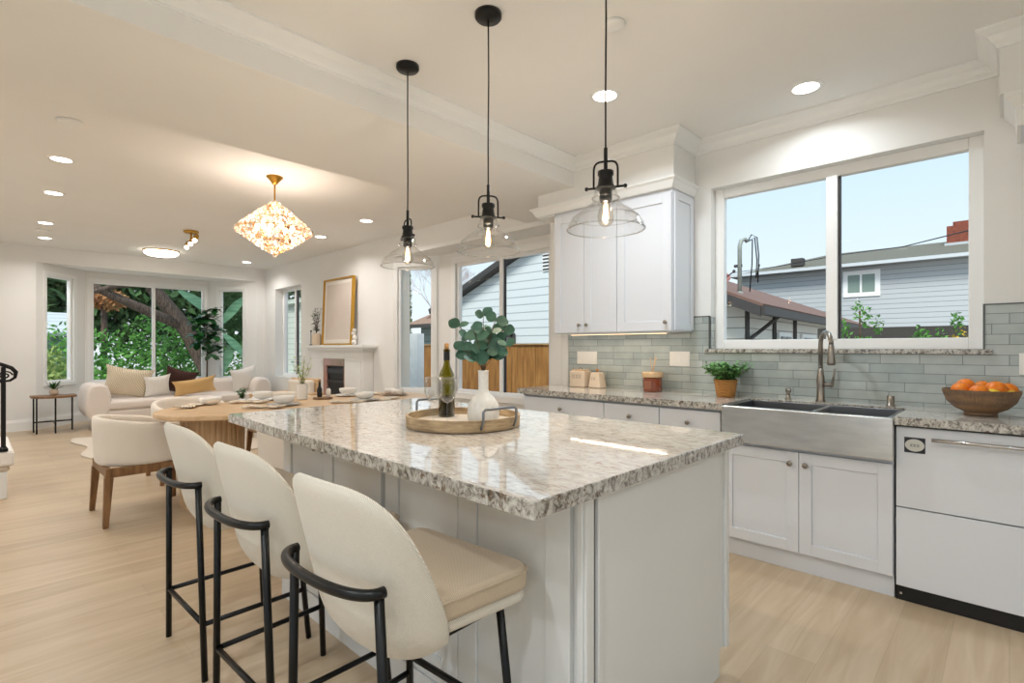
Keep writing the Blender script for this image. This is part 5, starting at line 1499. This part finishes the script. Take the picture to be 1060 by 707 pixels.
nb = thing('garden_shed', 'neighbouring building with pale grey tiled roof left of the garden', 'building', (-19.4, 1.3, GZ))
obj('wall', MB().box(-1.2, 1.0, -1.6, .75, 0, 2.1), M_lapd, nb)
rf = MB(); slab(rf, (1.2, -1.8, 2.12), (1.2, .9, 2.12), (-.4, .9, 2.75), (-.4, -1.8, 2.75), .08)
obj('roof', rf, lap('pale ribbed roof', '#c9cdd0', '#9fa4a8', .11), nb)
# banana plants
bn = thing('banana_plant', 'broad leaved banana plant outside between bay windows', 'banana plant', (-14.3, 4.35, GZ))
lm = MB()
for (d, L_, W_, zb2) in (((.0, -.62, .55), 1.25, .26, 2.5), ((0, .25, .9), 1.1, .22, 1.1), ((.1, .35, -.35), .9, .2, 2.2), ((.1, .5, .8), 1.0, .22, 2.4)):
    lm.leaf((0, 0, zb2), d, (1, 0, .3), L_, W_, n=10, droop=.12)
obj('leaves', lm, M_ban, bn, smooth=True)
obj('stalk', MB().tube([(0, 0, 0), (0, 0, 2.5)], [.06, .025], 10), noisy('green stalk', '#7a9a55', '#94ad6c', 3, .6), bn, smooth=True)
# outside the living window
tree('yard_shrub', 'grey green shrubs outside the living room window', 'shrub', (-15.6, 7.4, GZ), [((0, 0, 1.0), (1.5, .3, 1.3), 500), ((1.8, .2, 1.3), (1.0, .3, 1.6), 500)], noisy('muted foliage', '#a5b09b', '#c7cfbe', 1.5, .8), .08, None, 12)
tag(obj('garden_outbuilding', MB().box(-21, -14.0, 8.4, 9.4, GZ, 2.9).box(-21.2, -13.8, 8.2, 9.6, 2.9, 3.05), lap('pale green lap siding', '#c9d0c6', '#a3aba1', .2)), 'pale green sided outbuilding seen through the living room window', 'building')
# cypress and bare branches past the hip roof house
tree('cypress_tree', 'tall narrow yellow green cypress beyond the small bay window', 'tree', (-15.1, 10.5, GZ), [((0, 0, .5 + .45 * k), (.20 - .008 * k, .20 - .008 * k, .4), 220) for k in range(1, 11)], M_cyp, .06, MB().tube([(0, 0, 0), (0, 0, 4)], .05, 6), 13)
tree('conifer_tree', 'dark conifer tips at the top corner of the small bay window', 'tree', (-15.8, 10.3, GZ), [((0, 0, 4.2), (.35, .35, .8), 500)], M_fol2, .08, MB().tube([(0, 0, 0), (0, 0, 4)], .06, 6), 14)
bt = MB(); rnd = random.Random(15)
def branch(p, d, L_, r_, k):
    q = p + d * L_; bt.tube([p, q], [r_, r_ * .6], 5)
    if k:
        for _ in range(3):
            nd = (d + Vector((rnd.uniform(-.7, .7), rnd.uniform(-.7, .7), rnd.uniform(-.1, .5)))).normalized(); branch(q, nd, L_ * .72, r_ * .6, k - 1)
branch(Vector((0, 0, 0)), Vector((0, 0, 1)), 1.7, .04, 6)
bte = thing('bare_tree', 'leafless tree with fine pinkish twigs above the hip roof', 'tree', (-16.2, 13.0, GZ))
obj('branches', bt, mat('pinkish bark', '#a58f88', .9), bte)
# plants behind the fence by the grey house
for k, (x, h, lb) in enumerate(((-1.58, .75, 'sparse tall green shrub above the fence, left of the others'), (-.88, .28, 'low green shrub above the fence'), (-.32, .55, 'green shrub with yellow flowers at the right of the sink window'))):
    rnd = random.Random(40 + k)
    t = thing('fence_shrub', lb, 'shrub', (x, 9.0, GZ), 0, 'shrubs behind the fence')
    m_ = MB()
    for j in range(5 if k < 2 else 8): blob(m_, (rnd.uniform(-.22, .22), 0, 1.75 + h * rnd.uniform(.1, .9)), (.08, .08, .16), 50, .035, rnd)
    blob(m_, (0, 0, 1.75), (.32, .1, .22), 260, .04, rnd)
    tag(obj('foliage', m_, M_fol, t), kind='stuff')
    obj('stem', MB().tube([(0, 0, 0), (0, 0, 1.75 + h * .8)], .012, 6), M_twig, t)
    if k == 2:
        m_ = MB(); blob(m_, (-.05, -.05, 1.95), (.22, .08, .15), 60, .03, rnd); tag(obj('blossom', m_, M_lemon, t), kind='stuff')
tag(obj('dark_yard_strip', MB().box(-2.6, 3.5, 11.0, 11.1, GZ, 1.62), mat('dark strip brown', '#3f3a36', .8)), 'dark strip at the foot of the grey two storey house', 'fence')  # one plain dark band standing below the grey siding
